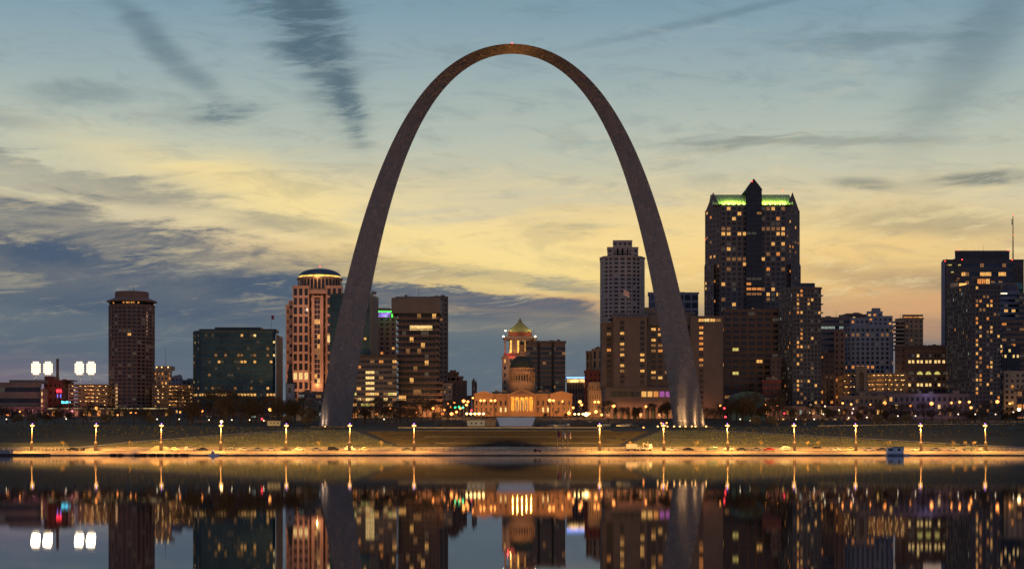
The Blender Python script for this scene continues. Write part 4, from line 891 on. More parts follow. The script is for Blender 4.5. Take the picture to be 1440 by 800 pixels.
# --- brown hotel block
def brownhotel():
    d = 1060; g = 22
    r = empty('arcaded_hotel', (X(905, d), d+20, g), 'big brown brick hotel with arcaded base and lit window columns', 'hotel')
    z = lambda py: Z(py, d)
    bm_ = mat('hotel_brick', (.15, .115, .11), .9, 0, .15, .2)
    def block(a, b_, yy, top, cols, litset, wall=bm_, back=26, bot=545, fhp=7.55, name='wall', w=5.5):
        zz = lambda py: Z(py, yy)
        sub(name, r, wall, lambda q: (q.box(X(a, yy), X(b_, yy), yy, yy+back, zz(bot), zz(top)), q.box(X(a, yy)-.2, X(b_, yy)+.2, yy-.25, yy+back, zz(top)+.01, zz(top)+.8)))
        wl = []
        for ci, cpx in enumerate(cols):
            n = int((bot-6-top)/fhp)
            for k in range(n): wl.append((Vector((X(cpx+w/2, yy), yy, zz(top+7+k*fhp))), Vector((1, 0, 0)), Vector((0, -1, 0)), w*yy/F, 3.6*yy/F, ci, 0, k, 1, n))
            sub('window_surround', r, darkbrick, lambda q: q.box(X(cpx-.7, yy), X(cpx+w+.7, yy), yy-.02, yy+.1, zz(bot-2), zz(top+3)))
        emit_windows(r, wl, lambda e, i, j, nx, nz: litset.get((e, j)), GL['dark'], cap=60)
    L1 = {(0, 2): 'warm', (0, 4): 'warm', (0, 6): 'warm', (0, 8): 'warm', (0, 9): 'dim', (1, 7): 'warm', (1, 9): 'warm', (1, 6): 'warm', (0, 5): 'dim'}
    block(862.5, 910, d, 446.5, (872.2, 900.5), L1)
    block(847, 862.3, d+6, 455, (853.5,), {(0, 4): 'amber', (0, 1): 'dim'}, back=24)
    block(910.2, 946, d+9, 456, (916, 925.5, 935), {(0, 0): 'warm', (0, 2): 'warm', (1, 1): 'warm', (1, 0): 'amber', (0, 3): 'dim', (1, 3): 'dim', (0, 4): 'dim', (1, 4): 'amber', (0, 8): 'warm', (1, 9): 'warm', (2, 8): 'dim', (0, 9): 'dim'}, wall=blacktower, back=16, w=6)
    sub('dark_roof', r, blacktower, lambda q: (q.poly([(X(857, d+4), d+5, z(447)), (X(911, d+4), d+5, z(447)), (X(911, d+4), d+22, z(447)), (X(857, d+4), d+22, z(447)), (X(862, d+8), d+8, z(438.5)), (X(911, d+8), d+8, z(438.5)), (X(911, d+8), d+20, z(438.5)), (X(862, d+8), d+20, z(438.5))], None, [(3, 2, 1, 0), (4, 5, 6, 7), (0, 1, 5, 4), (1, 2, 6, 5), (2, 3, 7, 6), (3, 0, 4, 7)]),
        q.box(X(911, d+8), X(976, d+8), d+8, d+24, z(456), z(441)), q.box(X(906, d+14), X(930, d+14), d+14, d+26, z(441), z(429.5)), q.box(X(940, d+14), X(978, d+14), d+14, d+26, z(441), z(436))))
    block(971, 1017, d+2, 446, (983.3,), {(0, k): 'amber' for k in (1, 3, 4, 5, 7)} | {(0, 2): 'warm', (0, 8): 'dim'}, back=26, bot=590)
    # wide lit row high on the right block
    y = d+2; wl = [(Vector((X(986+8*i, y), y, Z(450.2, y))), Vector((1, 0, 0)), Vector((0, -1, 0)), 3.1, 1.8, 0, i, 0, 4, 1) for i in range(4)]
    emit_windows(r, wl, lambda e, i, *a: ('warm', 'pale', 'warm', 'dim')[i], GL['dark'])
    # podium with arcade
    y = d-8; x0, x1 = X(851.5, y), X(969, y); zp = Z(545.5, y)
    def podium(q):
        zt, za = Z(569, y), g-1
        n = 13; step = (x1-x0)/n
        q.box(x0, x1, y, y+14, zt+1, zp); q.box(x0-.3, x1+.3, y-.35, y+14, zp+.01, zp+.7); q.box(x0-.2, x1+.2, y-.2, y, Z(563.5, y), Z(562.5, y)); q.box(x0-.1, x1+.1, y+5, y+14, za, zt+1)
        for i in range(n):
            a, b = x0+i*step, x0+(i+1)*step; w = step*.30; cx = (a+b)/2; zs = Z(574.5, y); 
            pts = [(a, za), (cx-w, za), (cx-w, zs)]+[(cx-w*math.cos(t), zs+w*math.sin(t)) for t in [math.pi*k/8 for k in range(1, 8)]]+[(cx+w, zs), (cx+w, za), (b, za), (b, zt+1), (a, zt+1)]
            q.xz(pts, y, y+.9)
    sub('podium', r, bm_, podium)
    sub('arcade_glazing', r, GL['black'], lambda q: q.box(x0+.5, x1-.5, y+4.9, y+4.97, g-1, Z(570, y)))
    wl = [(Vector((X(863+8.5*i, y), y, Z(554, y))), Vector((1, 0, 0)), Vector((0, -1, 0)), 3.6 if i < 3 else 2.9, 3.4, 0, i, 0, 13, 1) for i in range(13)]
    emit_windows(r, wl, lambda e, i, *a: {5: 'warm', 6: 'warm', 7: 'amber', 8: 'violet', 9: 'violet', 10: 'violet'}.get(i), GL['dark'], dep=.08)
    for px, pw in ((858, 700), (880, 1000), (905, 900), (932, 900), (955, 600)): light('arcade_light', 'WALL', (X(px, y-7), y-9, g+3), pw*6, (1, .36, .11), .4)
    sub('flagpole', r, steel, lambda q: q.tube((X(884.5, d+6), d+6, z(447)), (X(884.5, d+6), d+6, z(408)), .2, .1, 6))
    sub('flag', r, None, lambda q: flagm(q, 885, 411, d+6, -3.6, 3.2, redcl, whitecl, .45))
    light('flag_light', 'SPOT', (X(882, d+4), d+2, z(436)), 1500, (1, .9, .75), .2, (X(881, d+6), d+6, z(414)), 30)
brownhotel()
# --- tallest tower with green lit roof
def greentower():
    d = 1260; g = 27; z = lambda py: Z(py, d); wm = mat('tower_granite', (.15, .13, .14), .8, 0, .15, .2)
    r = empty('gabled_skyscraper', (X(1059, d), d+20, g), 'tallest dark skyscraper with gabled crown and green lit roof slopes', 'skyscraper')
    def lt(seed, p, rows=None): return plit(p, ('warm', 'amber', 'dim', 'warm', 'dim'), faint=.1, rows=rows, seed=seed)
    ROWS = {4: (.4, 'dim'), 5: (.5, 'warm'), 8: (.5, 'faint'), 10: (.45, 'dim'), 12: (.3, 'amber'), 21: (.3, 'warm'), 24: (.4, 'amber'), 33: (.35, 'warm'), 34: (.3, 'amber')}
    bld('', '', [(992, d+15), (1013, d)], 30, 293, wm, 4.2, 3.75, .5, .5, lt(1, .1), root=r, z0=g, cornice=.2, roofh=.4, cap=60)
    bld('', '', [(1013.3, d), (1051, d)], 30, 290, wm, 3.9, 3.75, .66, .66, lt(2, .14, ROWS), root=r, z0=g, cornice=.3, roofh=.5, cap=100)
    bld('', '', [(1069.6, d), (1104.7, d)], 30, 290, wm, 3.9, 3.75, .66, .66, lt(3, .16, ROWS), root=r, z0=g, cornice=.3, roofh=.5, cap=100)
    bld('', '', [(1105, d), (1124, d+15)], 30, 293, wm, 4.2, 3.75, .5, .5, lt(4, .1), root=r, z0=g, cornice=.2, roofh=.4, cap=60)
    bld('', '', [(1049.3, d-4), (1071.3, d-4)], 34, 268, GL['black'], 3.6, 3.75, .86, .5, plit(.02, ('dim',), rows={8: (.4, 'faint'), 17: (.9, 'faint'), 18: (.2, 'amber'), 19: (.95, 'amber'), 20: (.8, 'dim'), 30: (.5, 'faint')}, seed=9), root=r, z0=g, cornice=.3, roofh=.5, t=.2, cap=100)
    # wider lower wings
    bld('', '', [(991, d+9), (1004, d-1)], 20, 372, wm, 4, 3.75, .5, .5, lt(6, .12), root=r, z0=g, cornice=.1, cap=40)
    bld('', '', [(1112, d-1), (1125.5, d+9)], 20, 372, wm, 4, 3.75, .5, .5, lt(7, .12), root=r, z0=g, cornice=.1, cap=40)
    rm = mat('pale_green_roof', (.36, .42, .26), .5, 0, .15, .3)
    x0, x1 = X(1003, d), X(1115, d); ze, zr = z(289)+.55, z(268.8)
    def roof(q):
        q.poly([(x0, d-.4, ze), (x1, d-.4, ze), (x1, d+18, zr), (x0, d+18, zr), (x1, d+36, ze), (x0, d+36, ze)], None, [(0, 1, 2, 3), (3, 2, 4, 5), (0, 3, 5), (1, 4, 2), (5, 4, 1, 0)])
        for i in range(29): q.obox((x0+(x1-x0)*i/28-.06, d-.45, ze+.05), (.12, 0, 0), (0, 18, zr-ze), (0, -.2, .2))
    sub('roof', r, rm, roof)
    # corner gables
    for s, (pa, pb, pc) in ((0, (992, 1013, 1003)), (1, (1105, 1124.3, 1114.5))):
        ya, yb = (d+14.6, d-.6) if s == 0 else (d-.6, d+14.6)
        A, B, C = Vector((X(pa, ya), ya, z(294))), Vector((X(pb, yb), yb, z(294))), Vector((X(pc, (ya+yb)/2), (ya+yb)/2, z(268.2)))
        def gab(q):
            dv = Vector((A.x*16/d, 16, 0)); q.poly([A, B, C, A+dv, B+dv, C+dv], None, [(0, 1, 2), (5, 4, 3), (1, 4, 5, 2), (0, 2, 5, 3), (0, 3, 4, 1)])
        sub('corner_gable', r, wm, gab)
    y = d-4.2
    sub('central_gable', r, GL['black'], lambda q: q.xz([(X(1048.8, y), Z(268, y)+.52), (X(1071.8, y), Z(268, y)+.52), (X(1060, y), Z(251.8, y))], y, y+30))
    sub('gable_rib', r, wm, lambda q: [q.tube((X(a, y), y-.1, Z(267, y)), (X(1060, y), y-.1, Z(251.8, y)), .35, .3, 5) for a in (1048.8, 1071.8)])
    for px in (1018, 1025, 1032, 1039, 1046, 1076, 1083, 1090, 1097, 1103):
        big = px in (1025, 1032, 1076, 1083, 1103)
        light('roof_flood', 'POINT', (X(px, d-2), d+1.5, ze+4), 2600 if big else 1100, (.66, 1, .12), .4)
        sub('roof_lamp', r, emis('roof_lamp', (.9, 1, .3), 3, 0), lambda q: q.box(X(px, d-1)-.7, X(px, d-1)+.7, d-1.4, d-1, ze-.1, ze+.5))
    beacons(r, [(1057.5, 255, d-6), (1101, 268, d), (991.5, 337, d)])
greentower()
bld('office_building', 'broad low dark office block with recessed window bays below the skyscraper', [(1017.5, 1110), (1096, 1110)], 26, 437, darkbrick, 5.6, 3.9, .74, .5, plit(.045, ('warm', 'dim', 'green'), faint=.04, rows={19: (.3, 'green'), 8: (.15, 'warm')}, seed=41), t=.6, z0=20)
r = bld('office_building', 'old red brick house with bay front beside the slim tower', [(1072, 1060), (1098, 1060)], 12, 537, redbrick, 2.4, 3.4, .6, .5, plit(.1, ('dim', 'amber'), seed=2), z0=20)
bld('apartment_building', 'narrow brick annex with red light beside the slim tower', [(1084, 1085), (1098, 1085)], 10, 505, darkbrick, 2.6, 3.4, .4, .5, plit(.14, ('dim', 'warm'), seed=6), z0=20)
# --- slim residential towers
def slit(p, seed):
    r = random.Random(seed)
    def f(ei, i, j, nx, nz):
        if ei == 0: return 'faint' if r.random() < .3 else (r.choice(('dim', 'cool', 'amber')) if r.random() < .05 else None)
        q = .34 if i in (1, 2) else (.16 if i in (nx-3, nx-4) else .035)
        return r.choice(('warm', 'amber', 'dim')) if r.random() < q*(p/.13) else ('faint' if r.random() < .1 else None)
    return f
def slim(name, label, L, C, Rr, d, dl, ptop, seed, pent, bal=False, p=.12):
    r = bld(name, label, [(L, dl), (C, d), (Rr, d+3)], 18, ptop, blacktower, 2.3, 2.75, .62, .6, slit(p, seed), cat='apartment tower', z0=18, pent=pent, cap=100)
    if bal:
        k = 0; zz = 30
        while zz < Z(ptop, d)-3:
            sub('balcony', r, duskconc, lambda q: q.box(X(Rr, d+3)+.1, X(Rr, d+3)+1.8, d+4, d+12, zz, zz+.5)); zz += 5.5
    return r
slim('apartment_tower', 'slim charcoal apartment tower with balconies on its right edge', 1095, 1114.5, 1154.5, 1080, 1100, 406, 51, [(1117, 1146, 398, 3)], True, .14)
# right hand group
bld('office_building', 'dark block with white window bands left of the pale blue tower', [(1150, 1240), (1198, 1240)], 20, 448, duskconc, 3, 4.4, .985, .4, plit(.06, ('dim', 'cool'), faint=.06, rows={1: (.6, 'cool')}, seed=5), 'navy', z0=25)
bld('apartment_building', 'dark brown block tucked behind the slim apartment tower', [(1152, 1150), (1173, 1150)], 16, 498, darkbrick, 3.2, 3.4, .5, .55, plit(.2, ('amber', 'dim', 'warm'), seed=8), z0=20)
bld('office_building', 'orange tinted brown corner block before the pale blue tower', [(1173.5, 1180), (1188, 1176)], 16, 466, brownbrick, 3.2, 4, .35, .45, plit(.06, ('amber',), seed=8), z0=22)
light('street_fill', 'WALL', (X(1182, 1165), 1163, 42), 2500, (1, .42, .12), .5)  # unseen spot with no fixture, warming the brown corner block
def bluetower():
    d = 1200
    r = bld('pale_blue_tower', 'broad pale blue grey stone office tower with grid of windows', [(1188.8, d+8), (1196, d), (1251, d), (1255.5, d+8)], 24, 461, bluestone, 3.6, 3.35, .56, .62, plit(.03, ('amber', 'dim'), faint=.05, rows={1: (.25, 'dim'), 8: (.55, 'amber')}, seed=14), 'navy', cat='office tower', z0=24)
    for a, b_, t_, dd in ((1196, 1222, 449, 4), (1221, 1255, 446.5, 3), (1219, 1241, 440, 5), (1226, 1238, 435.5, 7)):
        bld('', '', [(a, d+dd), (b_, d+dd)], 16, t_, bluestone, 3.4, 3.4, .5, .5, plit(.12, ('amber', 'warm')), root=r, z0=Z(463, d), glass='navy', cornice=.2, cap=12)
    mast(r, 1201, 449, 442, d+8)
bluetower()
r = bld('apartment_building', 'far pink stone roofline behind the pale blue tower', [(1186, 1330), (1222, 1330)], 16, 444, rosecon, 3.4, 3.6, .5, .5, plit(.03), z0=30, pent=[(1190, 1212, 440.5, 3)])
garage('parking_garage', 'glowing parking garage left of the arched stone portal', 1186, 1204, 1110, 526, 6, 575, 20, brownbrick, 15, 5)
garage('parking_garage', 'glowing parking garage right of the arched stone portal', 1220, 1256, 1112, 526, 5, 558, 20, tanstone, 16, 6)
garage('parking_garage', 'narrow glowing garage bay beside the old brick warehouse', 1257, 1273, 1110, 526, 4, 553, 18, tanstone, 17, 5)
def portal():
    d = 1100; g = 21; x0, x1 = X(1203.5, d), X(1219.5, d); w = (x1-x0)*.19; cx = (x0+x1)/2; zs = Z(526, d)
    r = empty('arched_portal', (cx, d, g), 'tall grey stone slab with a rounded arch opening between the garages', 'portal')
    sub('frame', r, greyconc, lambda q: q.xz([(x0, g), (cx-w, g), (cx-w, zs)]+[(cx-w*math.cos(t), zs+w*math.sin(t)) for t in [math.pi*k/8 for k in range(1, 8)]]+[(cx+w, zs), (cx+w, g), (x1, g), (x1, Z(514.8, d)), (x0, Z(514.8, d))], d, d+3))
    sub('inner_wall', r, duskconc, lambda q: q.box(cx-w-.5, cx+w+.5, d+3.05, d+3.6, g, zs+w+.6))
portal()
bld('podium_building', 'low dark block under the arched portal', [(1206, 1085), (1262, 1085)], 10, 552, duskconc, 4, 4, .6, .3, plit(.03), z0=20)
r = bld('apartment_building', 'small tan apartment block with balconies and lit penthouse', [(1260, 1300), (1272, 1290), (1298, 1290)], 18, 449, tanstone, 3.4, 3.5, .4, .45, plit(.04, ('dim',)), cat='apartment block', z0=28)
bld('', '', [(1270, 1293), (1297, 1293)], 12, 444.5, tanstone, 3.5, 5, .85, .8, plit(.6, ('warm', 'dim', 'amber'), seed=3), root=r, z0=Z(451, 1293))
for k in range(8): sub('balcony', r, paleston, lambda q: q.box(X(1258.5, 1290), X(1271, 1290), 1288, 1300, Z(452+5.6*k, 1290)-.5, Z(452+5.6*k, 1290)+.5))
def brick():
    d = 1120
    r = bld('brick_warehouse', 'old dark brick warehouse with rows of bright arched windows', [(1273, d), (1341, d)], 26, 488.5, darkbrick, 30, 80, 1, 1, lambda *a: None, cat='warehouse', z0=22, sidewin=True)
    for o in [c for c in bpy.data.objects if c.parent == r and c.name.startswith('window')]: bpy.data.objects.remove(o)
    bld('', '', [(1258.5, d+4), (1272.8, d+4)], 18, 488, darkbrick, 3, 4, .3, .4, plit(.05, ('dim',)), root=r, z0=22, cap=20)
    wl = []
    xs = [1279, 1284, 1291, 1296, 1303, 1308, 1315.5, 1320.5, 1327, 1332, 1337.5]
    for row, (py, p) in enumerate([(500, .25), (508.5, .95), (524.5, 0), (532.5, .2), (541, .5), (548.5, .1)]):
        for i, px in enumerate(xs):
            if row == 2: continue
            wl.append((Vector((X(px, d), d, Z(py, d))), Vector((1, 0, 0)), Vector((0, -1, 0)), 1.55, 1.95, row, i, 0, 11, 6))
    rr = random.Random(6); pr = [.3, .97, 0, .2, .55, .12]
    emit_windows(r, wl, lambda e, i, *a: 'pale' if rr.random() < pr[e] else ('faint' if rr.random() < .3 else None), GL['dark'])
    for i, px in enumerate((1281.5, 1293.5, 1305.5, 1318, 1330)):
        x = X(px, d); zz = Z(526.5, d); w = 1.9
        sub('arched_window', r, LIT['green'] if i in (1, 2, 3) else (LIT['pale'] if i == 1 else LIT['faint']), lambda q: q.xz([(x-w, zz), (x+w, zz)]+[(x+w*math.cos(t), zz+.2+w*math.sin(t)) for t in [math.pi*k/8 for k in range(0, 9)]], d-.1, d))
    sub('string_course', r, brownbrick, lambda q: [q.box(X(1272.8, d), X(1341.2, d), d-.25, d, Z(py, d), Z(py, d)+.35) for py in (494, 513.5, 529, 537)])
    sub('skylight', r, greyroof, lambda q: q.xz([(X(1300, d+6), Z(488, d+6)), (X(1342, d+6), Z(488, d+6)), (X(1336, d+6), Z(485, d+6)), (X(1306, d+6), Z(485, d+6))], d+6, d+16))
brick()
# --- far right truss tower
def truss():
    d = 1340; g = 28
    r = bld('truss_tower', 'huge dark banded office tower with diagonal trusses and tall antenna', [(1325.5, d+4), (1330, d), (1352, d)], 40, 367, blacktower, 30, 120, 1, 1, lambda *a: None, cat='skyscraper', z0=g)
    for o in [c for c in bpy.data.objects if c.parent == r and c.name.startswith('window')]: bpy.data.objects.remove(o)
    sub('pale_edge', r, bluestone, lambda q: q.box(X(1325.3, d), X(1328.8, d), d-.4, d+4, g, Z(367.5, d)))
    bld('', '', [(1352.2, d), (1425, d)], 40, 367, blacktower, 3, 6.8, .985, .42, plit(.05, ('dim',), rows={1: (.3, 'warm'), 2: (.12, 'dim'), 3: (.25, 'warm')}, seed=61), root=r, z0=g, glass='navy', cap=100)
    bld('', '', [(1425.2, d), (1439.5, d)], 40, 367, blacktower, 30, 120, .9, .9, lambda *a: None, root=r, z0=g, cap=4)
    bld('', '', [(1343, d+6), (1419.5, d+6)], 26, 354.5, duskconc, 90, 90, 1, 1, lambda *a: None, root=r, z0=Z(366, d+6), cornice=.2, cap=1)
    for x0, x1 in ((1330, 1352), (1426, 1439)):
        def tr(q):
            m = (x0+x1)/2; k = 0; y = 369
            while y < 460:
                for a, b_ in (((m, y), (x0+1, y+16)), ((m, y), (x1-1, y+16))):
                    if a[1] < 460: q.tube((X(a[0], d), d-.5, Z(a[1], d)), (X(b_[0], d), d-.5, Z(b_[1], d)), .4, .4, 4)
                q.box(X(x0, d), X(x1, d), d-.55, d-.1, Z(y+17.6, d), Z(y+16.4, d)); y += 18
        sub('truss', r, brownbrick, tr)
    rr = random.Random(4)
    for i in range(9):
        px, py = rr.uniform(1331, 1349), rr.choice([372, 382, 391, 394, 372]); sub('truss_window', r, LIT['dim' if i % 2 else 'green'], lambda q: q.box(X(px, d), X(px+3.4, d), d-.3, d-.04, Z(py+1.4, d), Z(py, d)))
    mast(r, 1424.5, 367, 303, d+8, .55)
    sub('antenna_array', r, black, lambda q: [q.box(X(1422.2, d+8), X(1424, d+8), d+7.6, d+8.4, Z(310+2*i, d+8), Z(309+2*i, d+8)) for i in range(4)])
    for px in (1356, 1359, 1371, 1376, 1383): mast(r, px, 355, 350 if px != 1383 else 345.5, d+12, .12)
    beacons(r, [(1347, 351.5, d+6), (1418, 352.3, d+6), (1353, 365, d-1), (1423.5, 365.5, d-1), (1329, 367.3, d), (1424.5, 302.5, d+8), (1425, 330.5, d+8)])
truss()
# arch topped glass tower
def archtop():
    d = 1240; g = 25
    r = bld('arch_topped_tower', 'pale blue banded office tower with a round arched gable', [(1407, d), (1433, d)], 24, 412, bluestone, 3, 3.7, .985, .5, plit(.1, ('warm', 'dim', 'pale'), faint=.1, seed=71), 'navy', cat='office tower', z0=g)
    cx = X(1420, d); zz = Z(412, d)+1.22; R1 = 13.2*d/F
    arc = lambda q, ra, y: [(cx+ra*math.cos(t), zz+ra*.98*math.sin(t)) for t in [math.pi*k/20 for k in range(21)]]
    sub('arched_gable', r, brownbrick, lambda q: q.xz(arc(q, R1, 0), d+.3, d+20))
    sub('fanlight', r, GL['blue'], lambda q: q.xz(arc(q, R1*.76, 0), d+.05, d+.29))
    sub('fanlight_bars', r, brownbrick, lambda q: [q.tube((cx, d-.02, zz), (cx+R1*.76*math.cos(t), d-.02, zz+R1*.76*math.sin(t)), .18, .18, 4) for t in [math.pi*k/7 for k in range(1, 7)]])
    sub('white_sign', r, emis('white_sign', (1, .85, .55), 2.2, .6, .7), lambda q: q.box(X(1407, d), X(1416, d), d-.4, d-.1, Z(413.6, d), Z(411.6, d)))
    sub('teal_roof', r, tealroof, lambda q: (q.poly([(X(1388, d+24), d+24.2, Z(402, d)), (X(1440, d+24), d+24.2, Z(402, d)), (X(1439, d+30), d+34, Z(391, d)), (X(1392, d+30), d+34, Z(391, d)), (X(1388, d+24), d+40, Z(402, d)), (X(1440, d+24), d+40, Z(402, d))], None, [(0, 1, 2, 3), (3, 2, 5, 4), (0, 3, 4), (1, 5, 2), (4, 5, 1, 0)]), q.box(X(1389, d+26), X(1439, d+26), d+26, d+38, g, Z(402, d)-.01)))
archtop()
bld('office_building', 'dark banded office block at the right edge below the arched gable', [(1433.5, 1225), (1500, 1225)], 24, 415, duskconc, 3, 3.8, .985, .45, plit(.08, ('warm', 'dim', 'cool'), faint=.06, seed=73), 'navy', z0=25)
bld('office_building', 'brown office block with warm window bands at the right edge', [(1409, 1180), (1490, 1180)], 24, 452, brownbrick, 3.2, 3.7, .985, .42, plit(.16, ('warm', 'dim', 'amber'), faint=.08, seed=74), 'dark', z0=23)
bld('office_building', 'blue grey low block in front of the brown office block', [(1411, 1150), (1434, 1150)], 14, 489, GL['black'], 3, 3.8, .5, .5, plit(.05, ('pale',), rows={1: (.7, 'pale')}, seed=75), 'navy', z0=23)
bld('old_building', 'low cream stone building with square windows at the right edge', [(1412, 1100), (1480, 1100)], 18, 524, paleston, 3.6, 3.7, .45, .5, plit(.25, ('warm', 'dim', 'amber'), faint=.1, seed=76), z0=21)
bld('pavilion', 'flat roofed entrance pavilion at the far right edge', [(1430, 1070), (1490, 1070)], 12, 549, brownbrick, 3.5, 4.4, .8, .7, plit(.4, ('amber', 'dim'), seed=7), z0=20, cornice=2)
light('street_fill', 'WALL', (X(1427, 1085), 1083, 27), 3500, (1, .5, .16), .5); light('street_fill', 'WALL', (X(1385, 1045), 1043, 24), 1500, (1, .35, .12), .5)  # spots with no fixtures, added to warm the right edge
r = slim('apartment_tower', 'big charcoal apartment tower with lit penthouse at the right', 1331, 1366, 1406.5, 1070, 1105, 401.5, 52, [], False, .13)
bld('', '', [(1368, 1074), (1392, 1074)], 12, 391.5, duskconc, 3, 5.5, .9, .85, plit(.95, ('amber', 'warm'), seed=2), root=r, z0=Z(402, 1074), cap=20)
sub('water_tank', r, paleston, lambda q: q.lathe(X(1345, 1096), 1100, [(3, Z(409, 1096)), (3, Z(398.5, 1096)), (2.5, Z(397.5, 1096))], 14))
sub('lit_terrace', r, emis('terrace_glow', (1, .45, .1), 1.6, .4, .5), lambda q: q.box(X(1349, 1092), X(1360, 1090), 1091.5, 1092, Z(402.5, 1092), Z(398.5, 1092)))
# low rise row at the right
bld('arcade_building', 'long low arcade building with small bright windows behind the trees', [(1062, 1030), (1256, 1030)], 12, 573.5, rosecon, 2.6, 4.2, .5, .5, plit(.45, ('pale', 'warm', 'dim', 'cool', 'amber'), seed=81), z0=18)
bld('visitor_building', 'low pale violet roofed building before the brick warehouse', [(1249, 1045), (1362, 1045)], 14, 556, mat('mauve_concrete', (.14, .12, .16), .8, 0, .15, .2), 3.4, 5, .5, .55, plit(.2, ('dim', 'warm', 'violet', 'pale'), seed=82), z0=18, cornice=1.2)
light('roof_glow', 'AREA', (X(1305, 1040), 1038, Z(549, 1040)), 350, (.6, .5, 1), 4, (X(1305, 1050), 1052, Z(556, 1050)))
bld('low_building', 'dark low building with a violet tint left of the violet roofed one', [(1182, 1050), (1248, 1050)], 12, 559, duskconc, 3, 4, .5, .5, plit(.08, ('dim',), seed=83), z0=18)
r = empty('barrel_roof_shed', (X(1053, 1020), 1020, 19), 'barrel roofed green shed left of the slim dark apartment tower', 'shed')
def shed(q):
    d = 1020; a, b = X(1029, d), X(1076, d); q.xz([(a, 18), (b, 18)]+[(a+(b-a)*(.5+.5*math.cos(t)), Z(560, d)+(Z(550, d)-Z(560, d))*math.sin(t)) for t in [math.pi*k/12 for k in range(13)]], d, d+18)
sub('shell', r, tealroof, shed)
bld('low_building', 'small flat roofed block with pale fascia under the brick house', [(1067, 1035), (1100, 1035)], 8, 562, paleston, 3, 4, .7, .4, plit(.1, ('dim',)), z0=19)
bld('low_building', 'low dark base block left of the balconied tower', [(489, 1070), (552, 1070)], 10, 577, brownbrick, 3, 4.6, .7, .7, plit(.35, ('amber', 'dim', 'amber'), seed=84), z0=21)
bld('low_building', 'low dark base building below the teal glass block', [(280, 1085), (398, 1085)], 10, 572, darkbrick, 4, 5, .75, .6, plit(.12, ('faint', 'dim', 'cool'), seed=85), z0=21)
bld('low_building', 'long dim pink colonnaded base at the far left edge', [(-60, 1130), (58, 1130)], 10, 574, rosecon, 3.4, 7, .45, .85, plit(.1, ('amber', 'dim'), seed=86), z0=22)
# street level glow behind the trees, from added spots without fixtures
for px, d, pw, c in ((20, 1110, 2500, (1, .3, .3)), (85, 1095, 2500, (1, .25, .25)), (70, 1125, 3000, (1, .25, .3)), (125, 1095, 1500, (1, .4, .15)), (520, 1060, 2000, orange), (545, 1060, 1500, orange), (628, 1090, 5000, (1, .4, .1)), (645, 1080, 5000, (1, .4, .1)), (658, 1075, 4000, (1, .4, .1)), (600, 1085, 5000, (1, .4, .1)), (810, 1080, 7000, (1, .4, .1)), (835, 1070, 3000, (1, .4, .1)), (990, 1050, 1200, (1, .35, .1)), (1025, 1040, 1800, (1, .4, .12)), (1080, 1020, 900, (1, .35, .2)), (1150, 1018, 900, (1, .6, .3)), (1210, 1018, 500, (.9, .5, .4)), (1300, 1030, 500, (.9, .5, .6)), (1340, 1030, 700, (1, .4, .2))):
    light('street_glow', 'WALL', (X(px, d), d, gz(X(px, d), d)+5), pw*2.2, c, .5)
# ------------------------------------------------------------------ lamps
headm = emis('sodium_lamp', (1, .5, .13), 3.2, 0); hotm = emis('hot_lamp', (1, .72, .32), 7, 0)
polem = mat('lamp_pole_grey', (.14, .11, .09), .6, .2, .15, 1)
violet = emis('violet_glow', (.35, .1, 1), 9, 0)
def wharf_lamp_proto():
    def mk(n, fn, m): b = MB(); fn(b); b.mats = [m if q is None else q for q in b.mats]; return b.mesh(n)
    base = mk('base', lambda b: b.lathe(0, 0, [(.62, -.8), (.6, 3.2), (.42, 3.7), (.3, 4.0)], 10), polem)
    pole = mk('pole', lambda b: (b.lathe(0, 0, [(.2, 3.9), (.13, 10.2)], 8), b.lathe(0, 0, [(.24, 7.3), (.24, 7.7)], 8)), polem)
    head = mk('lamp_head', lambda b: [b.tube((0, 0, 10.1), (s*.4, 0, 10.35), .07, .06, 6) for s in (-1, 1)]+[b.lathe(s*.42, 0, [(.3, 10.35), (.34, 10.5), (.12, 10.62)], 10) for s in (-1, 1)]+[b.lathe(0, -.1, [(.2, 10.2), (.26, 10.5), (.1, 10.7)], 10)], black)
    bulb = mk('bulb', lambda b: [b.lathe(s*.42, 0, [(.1, 9.8), (.42, 10.0), (.44, 10.34)], 10) for s in (-1, 1)]+[b.lathe(0, -.4, [(.2, 9.6), (.58, 9.8), (.62, 10.25), (.2, 10.5)], 14)], headm)
    vb = mk('violet_beacon', lambda b: b.lathe(0, 0, [(.05, 10.7), (.16, 10.8), (.14, 10.98), (.04, 11.05)], 8), violet)  # small glow added to give the lamp top a violet tint
    return ('wharf_lamp', 'street lamp', [('base', base, []), ('pole', pole, []), ('lamp_head', head, [('bulb', bulb), ('violet_beacon', vb)])])
WL = wharf_lamp_proto()
wl_px = [44, 134, 226, 310, 402, 491.5, 582, 843.5, 933.5, 1023.5, 1117.5, 1204, 1295.5, 1386.5]
